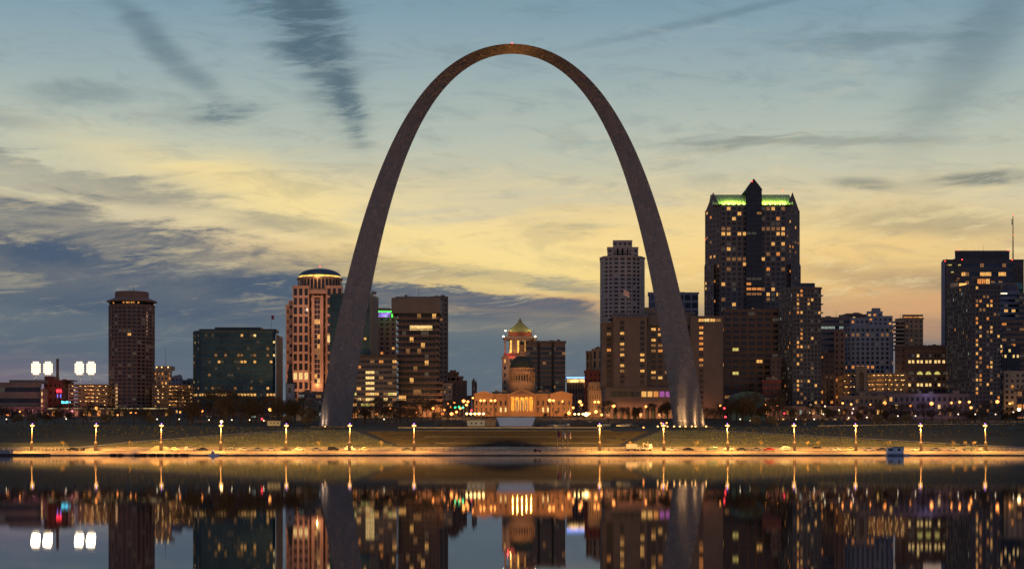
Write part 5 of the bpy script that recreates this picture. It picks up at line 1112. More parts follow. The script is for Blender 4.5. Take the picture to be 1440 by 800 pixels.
for i, px in enumerate(wl_px):
    d = 668; x = X(px, d); q = ORD[i] if i < 7 else ORD[13-i]
    side = 'left' if i < 7 else 'right'
    lab = 'tall glowing wharf lamp at the waterline, ' + ({0: 'leftmost of all', 6: 'last one left of the dark staircase', 7: 'just right of the three flagpoles', 13: 'rightmost of all'}.get(i) or '%s counted from the %s edge' % (q, side))
    o = place(WL, (x, d, 1.7), RND.uniform(-.3, .3), lab, 'tall lamps along the wharf')
    lean = (720-px)/720*.045; o.rotation_euler.y = lean
    light('lamp_light', 'DOWN', (x+math.sin(lean)*10, d-1.3, 11.0), 24000*RND.uniform(.75, 1.2), (1, RND.uniform(.43, .5), .1), .25)
    light('bank_fill', 'SPOT', (x+math.sin(lean)*10, d+.9, 11.2), RND.uniform(120000, 190000), (1, .54, .12), .25, (x, 745, 9), 78, .9)  # extra spot added at each lamp to brighten the grass bank
for x_ in (-60, 1500, -150, 1590): light('lamp_light', 'DOWN', (X(x_, 668), 667, 11.1), 21000, (1, .5, .12), .22)
# the small far lamps
def small_lamp(kind, em, h, r=.3):
    def mk(n, fn, m): b = MB(); fn(b); b.mats = [m if q is None else q for q in b.mats]; return b.mesh(n)
    return ('street_lamp', 'street lamp', [('pole', mk('pole', lambda b: b.lathe(0, 0, [(.16, -.5), (.09, h)], 6), polem if kind != 'park' else black),
        []), ('bulb', mk('bulb', lambda b: b.lathe(0, 0, [(.1, h), (r, h+r*.7), (r, h+r*1.5), (.1, h+r*2)], 10), em), [])])
om = emis('orange_lamp', (1, .3, .06), 5, 0); pm_ = emis('park_lamp', (1, .78, .5), 3.5, 0)
city = [(11, 584, 0, 1), (67, 583, 0, 1), (92, 586, 1, 0), (136, 575, 0, 3), (184, 580.5, 0, 1), (191, 580.5, 0, 0), (253, 580, 0, 1), (284, 579, 0, 2), (316, 579, 0, 1), (380, 577, 0, 3), (549, 575.5, 0, 2), (609, 575, 0, 2), (625, 577, 0, 2), (633, 573, 0, 1), (639, 567, 0, 1), (652, 565, 0, 3), (658, 565.5, 0, 2), (647, 575, 0, 2), (665, 560, 0, 1),
        (676, 564, 0, 2), (681, 564, 0, 2), (690.5, 564, 0, 2), (696, 564, 0, 2), (773, 564, 0, 3), (778.5, 564, 0, 2), (791, 565, 0, 1), (815.5, 566, 0, 3), (818, 570, 0, 2), (836.5, 566, 0, 2), (841.5, 566, 0, 2), (863, 572, 0, 3), (908.5, 572.5, 0, 2), (1013, 571, 0, 1), (1075.5, 570.5, 0, 2), (1185, 567.5, 0, 1), (1197, 569, 0, 1), (1244, 568, 0, 3), (1310, 568.5, 0, 3), (1338, 567, 0, 1), (1349.5, 566, 0, 2), (1363, 566, 0, 2), (1365.5, 574, 0, 2), (1402.5, 566, 0, 3), (1433, 577, 2, 3), (622, 583, 0, 2), (630, 568, 0, 1), (635, 583, 0, 3), (642, 580, 0, 2), (656, 570, 0, 2), (800, 582, 0, 3), (806, 574, 0, 2), (829, 582, 0, 2), (838, 580, 0, 3), (846, 584, 0, 2), (1093, 571, 0, 1), (1140, 570, 1, 1), (1160, 572, 1, 1), (1224, 569, 0, 0), (1280, 571, 0, 1), (1420, 568, 0, 1), (28, 579, 0, 0), (118, 583, 0, 0), (165, 584, 0, 1), (505, 579, 0, 1), (530, 583, 0, 1), (585, 580, 0, 1)]  # later entries include lamps added for warmer light beside the courthouse
protos = {}
things = []
for px, py, col_, big in city:
    d = 1060 if 600 < px < 850 else 1000+((px*7) % 30); x = X(px, d); g = gz(x, d); h = round(max(3.5, min(14, Z(py, d)-g))); rad = (.42, .62, .78, 1.05)[big]
    key = (col_, h, rad)
    if key not in protos: protos[key] = small_lamp('city', (om, pm_, hotm)[col_], h, rad)
    o = place(protos[key], (x, d, Z(py, d)-h-rad*.5)); things.append((px, o))
    if big >= 2: light('lamp_light', 'DOWN', (x, d-1.2, Z(py, d)+rad), 1300 if big == 2 else 2600, (1, .38, .11), .3)
autolabel(things, 'orange glowing street lamp in front of %s', 'orange street lamps along the city street')
things = []
park = [(9, 590), (44.5, 586), (93, 589.5), (152, 588.5), (221, 590), (252, 590), (294, 591), (326, 591), (351, 591), (371, 592), (540, 590), (1041, 590), (1083, 590.5), (1119.5, 590), (1145, 590), (1193.5, 588), (1219, 587.5), (1262.5, 585.5), (1287.5, 585.5), (1347.5, 583), (1371.5, 583), (1158, 583), (1180, 577), (1200, 575.5), (1067, 592), (1055, 592), (1400, 583), (1425, 580)]
PL = small_lamp('park', pm_, 4, .3)
for px, py in park:
    d = 935 if px < 1000 else 905; x = X(px, d); things.append((px, place(PL, (x, d, Z(py, d)-4))))
autolabel(things, 'small white park lamp below %s', 'small white park lamps among the trees')
# bright work floodlights
def work_light(px, py, d, n, label, pw, r=.8):
    x = X(px, d); g = gz(x, d); z = Z(py, d)
    o = empty('work_light', (x, d, g), label, 'work light')
    sub('mast', o, black, lambda b: b.tube((x, d+.5, g-.4), (x, d+.5, z), .14, .1, 6))
    for i in range(n):
        xx = x+(i-(n-1)/2)*2.4; sub('lamp', o, emis('work_lamp', (1, .66, .22), 8, 0), lambda b: b.lathe(xx, d, [(.3, z-r*.8), (r, z-r*.2), (r, z+r*.3), (.3, z+r*.8)], 12))
    light('work_glow', 'DOWN', (x, d-2, z), pw, (1, .62, .25), .5)
work_light(665, 581.5, 1000, 4, 'row of blazing yellow work lights before the courthouse left wing', 2600, .75)
work_light(677, 581.5, 1002, 2, 'second smaller cluster of yellow work lights nearer the courthouse', 1500, .7)
work_light(824.5, 582.5, 1000, 1, 'single dazzling white work light at the courthouse right corner', 2600, 1.5)
work_light(814, 582, 1003, 3, 'row of orange work lights left of the dazzling white one', 1500, .6)
work_light(311.5, 592.5, 905, 1, 'bright greenish white light directly above a wharf lamp', 250, .75)
# traffic lights
def traffic(px, py, d, colr, label):
    x = X(px, d); g = gz(x, d); z = Z(py, d); r = empty('traffic_light', (x, d, g), label, 'traffic light')
    sub('pole', r, black, lambda b: b.tube((x, d, g-.3), (x, d, z-.8), .1, .08, 6)); sub('housing', r, black, lambda b: b.box(x-.3, x+.3, d-.2, d+.2, z-.8, z+1))
    sub('signal', r, emis('signal_green', (.05, 1, .35), 4, 0) if colr == 'g' else emis('signal_red', (1, .04, .06), 4, 0), lambda b: b.lathe(x, d-.4, [(.2, z-.5), (.62, z-.1), (.62, z+.2), (.2, z+.6)], 10))
for px, py, c, l in ((640, 572.5, 'g', 'green traffic light left of the other two green ones'), (645.5, 572, 'g', 'green traffic light in the middle of three'), (651, 573, 'g', 'green traffic light right of the other two green ones'), (663, 577, 'r', 'red traffic light before the courthouse'), (1018.5, 574, 'r', 'red traffic light right of the right arch foot, upper one'), (1020, 586, 'r', 'red traffic light right of the right arch foot, lower one'), (368.5, 589, 'r', 'red light beside a white trailer left of the arch'), (1103, 581, 'r', 'red traffic light below the slim dark apartment tower')): traffic(px, py, 1000 if px < 1000 and px > 600 else 940, c, l)
# arch base uplights
things = []
UP = ('ground_uplight', 'ground light', None)
for px in (925, 938.5, 948, 956, 964, 973, 978, 993):
    d = 834; x = X(px, d); g = gz(x, d); z = Z(599.3, d)
    r = empty('ground_uplight', (x, d, g), None, 'ground light'); things.append((px, r))
    sub('housing', r, black, lambda b: b.box(x-.25, x+.25, d-.2, d+.2, g-.3, z-.3)); sub('lamp', r, emis('uplight_lamp', (1, .5, .15), 5, 0), lambda b: b.lathe(x, d, [(.15, z-.35), (.42, z-.1), (.4, z+.15), (.1, z+.35)], 10))
for i, (px, r) in enumerate(things): tag(r, 'small orange uplight at the foot of the right arch leg, %s from the left' % ORD[i], None, 'uplights at the right arch foot')
for k, (px, py) in enumerate(((905, 602), (930, 596), (937.5, 595.5))):
    d = 820; x = X(px, d); o = place(small_lamp('city', om, 3, .4), (x, d, Z(py, d)-3)); tag(o, 'orange path lamp just left of the right arch foot, %s from the left' % ORD[k], None, 'path lamps left of the right arch foot')
r = empty('ground_uplight', (X(457, 836), 836, 13.6), 'lone small uplight at the foot of the left arch leg', 'ground light')
sub('lamp', r, emis('uplight_lamp', (1, .5, .15), 5, 0), lambda b: b.lathe(X(457, 836), 836, [(.1, 13.8), (.25, 14), (.1, 14.3)], 8))
for px, pw in ((914, 900), (924, 1200), (950, 900), (968, 500)): light('uplight', 'SPOT', (X(px, 836), 836, gz(X(px, 836), 836)+.7), pw*1.0, (1, .58, .24), .12, (X(px, 836)+7, 846, 34), 130, .4)
for px, pw in ((476, 1500), (484, 1000)): light('uplight', 'SPOT', (X(px, 836), 836, gz(X(px, 836), 836)+.7), pw*.25, (1, .7, .45), .12, (X(px, 836)-7, 846, 34), 130, .4)
# ------------------------------------------------------------------ trees
barkm = mat('winter_bark', (.045, .032, .025), .95, 0, .3, 1); twigm = mat('bare_twigs', (.06, .045, .035), .95, 0, .3, 1); palebark = mat('pale_bark', (.3, .27, .2), .9)
def bare_tree(seed, h, spread=.55, dense=1.0, trunk=.3, bark=None, twig=None, levels=5):
    rr = random.Random(seed); tb, cb = MB(), MB(); bark = bark or barkm; twig = twig or twigm
    def grow(p, dr, L, rad, lv):
        segs = 2 if lv < 2 else 1; q = p
        for s in range(segs):
            dr = (dr+Vector((rr.uniform(-1, 1), rr.uniform(-1, 1), rr.uniform(-.3, .6)))*.16).normalized(); e = q+dr*L/segs
            r1 = rad*(1-.35*(s+1)/segs)
            (tb if lv < 2 else cb).tube(q, e, max(rad*(1-.35*s/segs), .04), max(r1, .03), 5 if lv < 2 else 3, bark if lv < 2 else twig, False); q = e
        if lv >= levels: return
        n = rr.choice([3, 4]) if lv < 3 else rr.choice([3, 4, 4])
        n = max(2, round(n*dense))
        for i in range(n):
            a = 2*math.pi*(i+rr.random()*.7)/n; tilt = rr.uniform(.35, 1.05)*spread*1.6 if lv else rr.uniform(.3, .8)*spread*1.5
            ax = dr.orthogonal().normalized(); ax.rotate(Matrix.Rotation(a, 3, dr)); nd = (dr*math.cos(tilt)+ax*math.sin(tilt)).normalized()
            start = q if i else q-dr*L*.0
            grow(start-(dr*L*rr.uniform(0, .45) if lv else Vector()), nd, L*rr.uniform(.62, .82), rad*.55, lv+1)
    grow(Vector((0, 0, -.3)), Vector((0, 0, 1)), h*.3, trunk, 0)
    return tb.mesh('trunk'), cb.mesh('crown')
TP = []
for i, (h, sp_, dn) in enumerate([(12, .55, 1), (14, .5, 1.1), (11, .7, 1.1), (10, .75, 1.15), (13, .6, 1.0), (9, .6, 1.2)]):
    t_, c_ = bare_tree(100+i, h, sp_, dn, .28); TP.append(('bare_tree', 'tree', [('trunk', t_, []), ('crown', c_, [])]))
things = []
rt = random.Random(77)
spots = []
for a, b, step, dlo, dhi in ((-30, 60, 14, 905, 990), (60, 232, 9, 900, 1000), (236, 440, 8, 880, 985), (494, 640, 8, 905, 1000), (655, 700, 14, 1060, 1075), (770, 815, 14, 1060, 1075), (858, 945, 20, 985, 1000), (998, 1100, 8, 900, 985), (1100, 1300, 11, 925, 1000), (1300, 1450, 11, 925, 990)):
    px = a
    while px < b: spots.append((px+rt.uniform(-4, 4), rt.uniform(dlo, dhi))); px += step*rt.uniform(.8, 1.25)
for px, d in spots:
    x = X(px, d); sc = rt.uniform(1.15, 1.75)
    sc *= .68 if (px < 240 or px > 1110) else .95
    if d > 1050: sc = .42
    if 240 < px < 445 or 998 < px < 1100: sc *= 1.2
    o = place(rt.choice(TP), (x, d, gz(x, d)), rt.uniform(0, 6.28), None, None, sc); things.append((px, o))
autolabel(things, 'bare dark winter tree below %s', 'bare winter trees between the arch park and the city')
# rounded thick crowned trees
BP = []
for i in range(3):
    t_, c_ = bare_tree(300+i, 7, .85, 1.5, .25, None, mat('grey_twigs', (.12, .11, .1), .95), 5); BP.append(('round_crowned_tree', 'tree', [('trunk', t_, []), ('crown', c_, [])]))
things = []
for px, d in ((25, 915), (45, 920), (212, 918), (148, 925), (1255, 893), (1235, 900), (1275, 897), (432, 905), (405, 925), (1062, 900), (1085, 905)):
    x = X(px, d); things.append((px, place(BP[int(px) % 3], (x, d, gz(x, d)), px, None, None, 1.15)))
autolabel(things, 'grey rounded bushy tree below %s', 'rounded grey bushy trees')
YP = []
for i in range(3):
    t_, c_ = bare_tree(400+i, 4.2, .8, 1.0, .13, palebark, twigm, 4); YP.append(('young_tree', 'tree', [('trunk', t_, []), ('crown', c_, [])]))
things = []
for px, pb in ((1093, 600), (1132, 599.5), (1156, 598.5), (1188, 599), (1230, 600), (1252, 598), (1272, 597.5), (1276, 598), (1338, 597), (1346, 597), (1358, 596.5), (1366, 596.5), (1382, 596), (1416, 595.5), (1432, 595.5)):
    d = 850; x = X(px, d); things.append((px, place(YP[int(px) % 3], (x, d, gz(x, d)), px)))
autolabel(things, 'young pale trunked tree on the terrace below %s', 'young trees along the right terrace')
# saplings and shrubs lit by the wharf lamps
goldtwig = mat('straw_twigs', (.3, .2, .09), .95)
SP = []
for i in range(3):
    t_, c_ = bare_tree(500+i, 3.0, .35, 1.0, .07, goldtwig, goldtwig, 4); SP.append(('sapling', 'sapling', [('trunk', t_, []), ('crown', c_, [])]))
things = []
for px in (90, 182, 448.5, 536.5, 888, 978, 1070, 1136, 1150, 1248, 1340, 1359, 1368):
    d = 700; x = X(px, d); things.append((px, place(SP[int(px) % 3], (x, d, gz(x, d)), px, None, None, 1.15)))
for i, (px, o) in enumerate(things): tag(o, 'straw coloured sapling on the bank above the wharf road, %s from the left' % ORD[i], None, 'saplings along the wharf road')
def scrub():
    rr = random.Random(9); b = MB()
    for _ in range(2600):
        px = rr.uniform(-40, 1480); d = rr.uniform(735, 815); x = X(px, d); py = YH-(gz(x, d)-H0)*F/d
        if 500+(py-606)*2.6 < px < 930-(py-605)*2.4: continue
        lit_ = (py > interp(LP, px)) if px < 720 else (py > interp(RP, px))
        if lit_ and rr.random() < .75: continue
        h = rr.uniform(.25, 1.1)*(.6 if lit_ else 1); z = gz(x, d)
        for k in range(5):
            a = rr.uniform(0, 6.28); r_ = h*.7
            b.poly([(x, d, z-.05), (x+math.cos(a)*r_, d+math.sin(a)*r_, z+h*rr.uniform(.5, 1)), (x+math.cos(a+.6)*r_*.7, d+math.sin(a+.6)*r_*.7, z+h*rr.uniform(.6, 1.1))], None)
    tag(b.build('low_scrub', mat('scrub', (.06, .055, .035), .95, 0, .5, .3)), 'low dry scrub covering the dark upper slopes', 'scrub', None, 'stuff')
    b = MB()
    for _ in range(9000):
        px = rr.uniform(-40, 1480); d = rr.uniform(699, 770); x = X(px, d); py = YH-(gz(x, d)-H0)*F/d
        if 500+(py-606)*2.6-4 < px < 930-(py-605)*2.4+4: continue
        if not ((py > interp(LP, px)) if px < 720 else (py > interp(RP, px))): continue
        z = gz(x, d); h = rr.uniform(.15, .55)
        for k in range(4):
            a = rr.uniform(0, 6.28); dx_, dy_ = math.cos(a)*.16, math.sin(a)*.16
            b.poly([(x-dy_*.6, d+dx_*.6, z-.05), (x+dy_*.6, d-dx_*.6, z-.05), (x+dx_*1.4, d+dy_*1.4, z+h)], None)
    tag(b.build('grass_tufts', mat('tuft_grass', (.22, .18, .06), .95, 0, .4, .3)), 'rough grass tufts on the lamplit bank', 'grass', None, 'stuff')
scrub()
# ------------------------------------------------------------------ cars
tyre = mat('tyre_rubber', (.015, .015, .015), .8); carglass = glassm('car_glass', (.02, .02, .025), .1)
def car_proto(kind, paint):
    prof = {'sedan': [(-2.25, .35), (2.2, .35), (2.27, .62), (2.15, .82), (1.2, .95), (.55, 1.42), (-.75, 1.44), (-1.55, 1.0), (-2.15, .95), (-2.27, .65)],
            'suv': [(-2.3, .42), (2.25, .42), (2.32, .8), (2.2, 1.02), (1.3, 1.14), (.8, 1.72), (-1.95, 1.74), (-2.22, 1.2), (-2.34, .7)]}[kind]
    side = {'sedan': [(1.02, .97), (.5, 1.36), (-.72, 1.38), (-1.4, 1.0)], 'suv': [(1.15, 1.16), (.72, 1.64), (-1.85, 1.66), (-2.05, 1.2)]}[kind]
    W_ = .88
    b = MB(); n = len(prof); V = []
    for y, ins in ((-W_, .0), (-W_+.12, 0), (W_-.12, 0), (W_, 0)):
        for (px, pz) in prof:
            tp = max(0, (pz-.95)/.8); yy = y*(1-.16*tp); V.append((px*(1 if abs(y) < W_ else .985), yy, pz))
    fs = [tuple(reversed(range(n)))[::-1]]+[tuple(range(3*n, 4*n))[::-1]]
    for k in range(3):
        for i in range(n): fs.append((k*n+(i+1) % n, k*n+i, (k+1)*n+i, (k+1)*n+(i+1) % n))
    b.poly(V, paint, fs); body = b.mesh('body')
    g = MB()
    for s in (-1, 1):
        P = []
        for (px, pz) in side: P.append((px, s*(W_*(1-.16*max(0, (pz-.95)/.8))+.012), pz))
        g.poly(P if s > 0 else P[::-1], carglass)
    P0, P1 = side[0], side[1]
    g.obox((P0[0]+.13, -.66, P0[1]), (0, 1.32, 0), (P1[0]-P0[0], 0, P1[1]-P0[1]), (.02, 0, .02), carglass)
    P0, P1 = side[3], side[2]
    g.obox((P0[0]-.1, -.66, P0[1]), (0, 1.32, 0), (P1[0]-P0[0], 0, P1[1]-P0[1]), (-.02, 0, .02), carglass)
    gm = g.mesh('window_glass')
    wm_ = []
    for x in (-1.4, 1.38):
        for s in (-1, 1):
            w = MB(); w.tube((x, s*(W_-.16), .33), (x, s*(W_+.03), .33), .33, .33, 14, tyre); 
            h = MB(); h.tube((x, s*(W_+.03), .33), (x, s*(W_+.04), .33), .19, .17, 10, steel); wm_.append(('wheel', w.mesh('wheel'), [('rim', h.mesh('rim'))]))
    def lamp_mesh(nm, x, m):
        q = MB(); [q.box(x-.04, x+.04, s*.62-.17, s*.62+.17, .66, .8, m) for s in (1,)]; return q.mesh(nm)
    hl = MB(); hl.box(2.2, 2.28, .45, .78, .66, .8, whitep); hr = MB(); hr.box(2.2, 2.28, -.78, -.45, .66, .8, whitep)
    tl = MB(); tl.box(-2.31, -2.2, .45, .8, .72, .88, redcl); tr = MB(); tr.box(-2.31, -2.2, -.8, -.45, .72, .88, redcl)
    return ('parked_car', 'car', [('body', body, []), ('window_glass', gm, [])]+wm_+[('headlight', hl.mesh('headlight'), []), ('headlight', hr.mesh('headlight'), []), ('tail_light', tl.mesh('tail_light'), []), ('tail_light', tr.mesh('tail_light'), [])])
PAINT = {k: mat('paint_'+k, c, .3, .2, .06, 1, 0, None, .6) for k, c in dict(black=(.02, .02, .022), dark_grey=(.06, .06, .065), white=(.42, .41, .39), silver=(.24, .24, .25), red=(.4, .03, .03), dark_red=(.12, .03, .02), dark_green=(.03, .06, .04), beige=(.4, .33, .22)).items()}
cars = [(102, 'black', 'sedan'), (121.5, 'dark_grey', 'sedan'), (246, 'beige', 'sedan'), (268, 'white', 'suv'), (284.5, 'black', 'sedan'), (325, 'dark_grey', 'sedan'), (344, 'white', 'sedan'), (363, 'silver', 'sedan'), (381, 'white', 'sedan'), (402.5, 'dark_grey', 'sedan'), (421.5, 'white', 'sedan'), (445, 'silver', 'sedan'), (469, 'black', 'suv'), (492.5, 'white', 'suv'), (513, 'beige', 'sedan'),
        (573, 'dark_grey', 'sedan'), (945, 'white', 'sedan'), (968, 'black', 'sedan'), (1001, 'dark_green', 'suv'), (1024, 'white', 'suv'), (1043, 'dark_grey', 'sedan'), (1063, 'silver', 'sedan'), (1081, 'red', 'sedan'), (1103, 'silver', 'suv'), (1150.5, 'dark_red', 'suv'), (1174, 'white', 'sedan'), (1195, 'beige', 'sedan'), (1221.5, 'white', 'sedan'), (1241, 'dark_grey', 'sedan'), (1288, 'white', 'sedan'), (1316, 'silver', 'sedan'), (1340.5, 'white', 'sedan'), (1362, 'dark_grey', 'suv'), (1383, 'white', 'sedan')]
cp = {}; rc = random.Random(5); cnt = {}
tot = {}
for px, c, k in cars: tot[(c, k)] = tot.get((c, k), 0)+1
for px, c, k in cars:
    if (c, k) not in cp: cp[(c, k)] = car_proto(k, PAINT[c])
    cnt[(c, k)] = cnt.get((c, k), 0)+1
    nm = '%s %s parked along the wharf road' % (c.replace('_', ' '), 'SUV' if k == 'suv' else 'saloon car')
    if tot[(c, k)] > 1: nm += ', %s of its kind from the left' % ORD[cnt[(c, k)]-1]
    near = min(wl_px, key=lambda q: abs(q-px)); 
    d = 684+rc.uniform(-1, 1)
    place(cp[(c, k)], (X(px, d), d, gz(X(px, d), d)), math.pi*rc.randint(0, 1)+rc.uniform(-.04, .04), nm, 'cars parked along the wharf road')
# truck and crane lorry
def wheels(r, xs, y0, y1, z, rad=.45):
    for x in xs:
        for y in (y0, y1): sub('wheel', r, tyre, lambda b: b.tube((x, y, z+rad), (x, y+.25, z+rad), rad, rad, 12))
d = 683; r = empty('box_truck', (X(889, d), d, 1.8), 'white box truck parked right of the flagpoles', 'truck')
sub('cargo_box', r, whitep, lambda b: (b.box(X(880.5, d), X(895, d), d-1.2, d+1.2, 2.7, 4.7),)); sub('cab', r, whitep, lambda b: b.xz([(X(895.2, d), 2.4), (X(899.5, d), 2.4), (X(899.5, d), 3.3), (X(898.3, d), 4.2), (X(895.2, d), 4.2)], d-1.1, d+1.1)); sub('windscreen', r, carglass, lambda b: b.box(X(896.3, d), X(898, d), d-1.13, d-1.1, 3.4, 4))
sub('chassis', r, black, lambda b: b.box(X(881, d), X(899, d), d-1, d+1, 2.25, 2.68)); wheels(r, (X(883.5, d), X(893, d), X(897.3, d)), d-1.15, d+.9, 1.8)
r = empty('crane_lorry', (X(909, d), d, 1.8), 'flatbed lorry with folded crane right of the white box truck', 'lorry')
sub('flatbed', r, whitep, lambda b: (b.box(X(901, d), X(916, d), d-1.2, d+1.2, 2.6, 3.1), b.box(X(901, d), X(901.6, d), d-1.2, d+1.2, 3.1, 4))); sub('cab', r, whitep, lambda b: b.xz([(X(912.5, d), 3.11), (X(917, d), 3.11), (X(917, d), 3.5), (X(915.8, d), 4.6), (X(912.5, d), 4.6)], d-1.1, d+1.1))
sub('crane_arm', r, paleston, lambda b: (b.tube((X(905, d), d, 3.1), (X(904, d), d, 5), .2, .18, 6), b.tube((X(904, d), d, 5), (X(911, d), d, 4.1), .16, .12, 6), b.tube((X(911.5, d), d, 3.1), (X(911, d), d, 5.6), .15, .1, 6))); wheels(r, (X(903, d), X(906, d), X(914.5, d)), d-1.15, d+.9, 1.8)
d = 662; r = empty('utility_cart', (X(756, d), d, 1.6), 'low dark utility cart with a red top on the wharf by the flagpoles', 'cart')
sub('body', r, black, lambda b: (b.box(X(750, d), X(761, d), d-.6, d+.6, 1.7, 2.1), b.box(X(751.5, d), X(754, d), d-.5, d+.5, 2.1, 2.6))); sub('canopy', r, redcl, lambda b: (b.box(X(755.5, d), X(759, d), d-.5, d+.5, 3, 3.15), b.tube((X(756, d), d, 2.1), (X(756, d), d, 3), .05, .05, 5), b.tube((X(758.6, d), d, 2.1), (X(758.6, d), d, 3), .05, .05, 5))); wheels(r, (X(752, d), X(759.5, d)), d-.7, d+.45, 1.35, .33)
# flagpoles
for i, (px, m1, m2, nm) in enumerate(((784, redcl, navycl, 'leftmost flagpole on the wharf, with a dark red hanging flag'), (791.3, whitecl, whitecl, 'middle flagpole on the wharf, with a pale hanging flag'), (798.5, redcl, whitecl, 'rightmost flagpole on the wharf, with a red and white flag'))):
    d = 660; x = X(px, d); r = empty('flagpole', (x, d, 1.2), nm, 'flagpole', 'three flagpoles on the wharf')
    sub('pole', r, paleston, lambda b: b.tube((x, d, 1), (x, d, Z(603.5, d)), .14, .08, 8)); sub('finial', r, steel, lambda b: b.lathe(x, d, [(.03, Z(603.5, d)), (.13, Z(603.2, d)), (.03, Z(602.8, d))], 8))
    sub('flag', r, None, lambda b: flagm(b, px+.4, 604.5 if i < 2 else 604, d-.05, 1.1, 2.3, m1, m2, 1.2))
# railings of the wharf
def railing(px0, px1, d, z, label, step=7.6):
    r = empty('railing', (X((px0+px1)/2, d), d, z), label, 'railing'); px = px0
    sub('rail', r, paleston, lambda b: (b.box(X(px0, d), X(px1, d), d-.06, d+.06, z+.75, z+.85), b.box(X(px0, d), X(px1, d), d-.05, d+.05, z+.4, z+.47)))
    while px <= px1: sub('post', r, paleston, lambda b: b.box(X(px, d)-.14, X(px, d)+.14, d-.14, d+.14, z-.3, z+1.15)); px += step
railing(584, 884, 666.5, 1.75, 'low railing with pale posts along the middle of the wharf road', 8)
railing(1383, 1452, 666.5, 1.75, 'low railing with pale posts at the right end of the wharf road')
railing(30, 92, 666.5, 1.75, 'low railing with pale posts at the left end of the wharf road', 5)
wallm = mat('lit_wall_concrete', (.5, .42, .32), .8, 0, .12, .4)
for a, b_, l in ((120, 175, 'low grey concrete flood wall left of the domed tent'), (1127, 1165, 'short pale concrete wall by the wharf road under the slim tower'), (600, 626, 'short pale concrete wall by the wharf road below the staircase left end')):
    d = 673; r = empty('quay_wall', (X((a+b_)/2, d), d, .9), l, 'wall')
    sub('wall', r, wallm, lambda q: q.box(X(a, d), X(b_, d), d, d+.5, 1.4, 2.7)); sub('coping', r, concrete, lambda q: q.box(X(a, d)-.1, X(b_, d)+.1, d-.1, d+.6, 2.701, 2.85))
for a, b_, dd, l in ((840, 1000, 656, 'grey floating walkway along the water right of the flagpoles'), (1010, 1240, 655, 'grey floating walkway left of the pale blue cabin boat'), (1290, 1400, 655, 'grey floating walkway right of the pale blue cabin boat'), (300, 560, 656, 'grey floating walkway along the water at the left lamps')):
    d = dd-8; r = empty('floating_walkway', (X((a+b_)/2, d), d, 0), l, 'walkway')
    sub('deck', r, dconc, lambda q: q.box(X(a, d), X(b_, d), d-1.2, d+.4, -.1, .42))
    for k in range(int((b_-a)/14)): sub('pile', r, paleston, lambda q: q.tube((X(a+5+14*k, d), d-1.3, -.5), (X(a+5+14*k, d), d-1.3, .9), .12, .12, 6))
# dock with dark floats and dome tent
d = 640; r = empty('floating_dock', (X(205, d), d, 0), 'low floating dock with dark square floats at the left', 'dock')
sub('deck', r, whitep, lambda b: b.box(X(140, d), X(266, d), d, d+6, .55, .75)); sub('gangway', r, steel, lambda b: b.obox((X(178, d), d+5, .8), (1.2, 0, 0), (0, 16, 1.2), (0, 0, .1)))
for a, b_ in ((155, 163), (166, 172), (189, 206), (210, 218), (221, 229), (233, 241), (245, 250), (254, 265)): sub('float_block', r, black, lambda q: q.box(X(a, d), X(b_, d), d-.4, d+2.5, -.2, .75))
d = 670.5; r = empty('dome_tent', (X(224, d), d, 1.7), 'pale half dome tent on the wharf behind the floating dock', 'tent')
Rt = 13.5*d/F
sub('canopy', r, mat('tent_fabric', (.42, .36, .24), .8, 0, .1), lambda b: b.xz([(X(224, d)+Rt*math.cos(t), 1.6+(Z(626.5, d)-1.6)*math.sin(t)) for t in [math.pi*k/20 for k in range(21)]], d, d+5), False)
sub('rib', r, steel, lambda b: [b.tube((X(224, d)+s*Rt*.55, d-.05, .6), (X(224, d)+s*Rt*.4, d-.05, Z(628.6, d)), .06, .06, 5) for s in (-1, 1)]+[b.tube((X(224, d), d-.05, .6), (X(224, d), d-.05, Z(626.6, d)), .06, .06, 5)])
# barge at the left edge
d = 640; r = empty('river_barge', (X(30, d), d, 0), 'low dark river barge with pale deckhouse at the left edge', 'barge')
sub('hull', r, mat('hull_dark', (.05, .045, .05), .6), lambda b: b.prism([(X(-80, d), d-4), (X(66, d), d-4), (X(72, d), d-1), (X(66, d), d+3), (X(-80, d), d+3)], -.3, .8))
sub('deckhouse', r, mat('deckhouse_paint', (.35, .38, .5), .6), lambda b: b.box(X(-60, d), X(17.5, d), d-3, d+1, .8, 2.1)); sub('deckhouse_roof', r, whitep, lambda b: b.box(X(-62, d), X(20.5, d), d-3.5, d+1.5, 2.4, 2.6)); sub('roof_posts', r, whitep, lambda b: [b.box(X(px, d), X(px+.7, d), d-3.2, d-3, .8, 2.4) for px in (-10, -3, 4, 11, 19)])
sub('orange_post', r, mat('orange_paint', (.7, .25, .03), .7), lambda b: [b.tube((X(px, d), d, .8), (X(px, d), d, 3.9), .2, .2, 6) for px in (2, 9)])
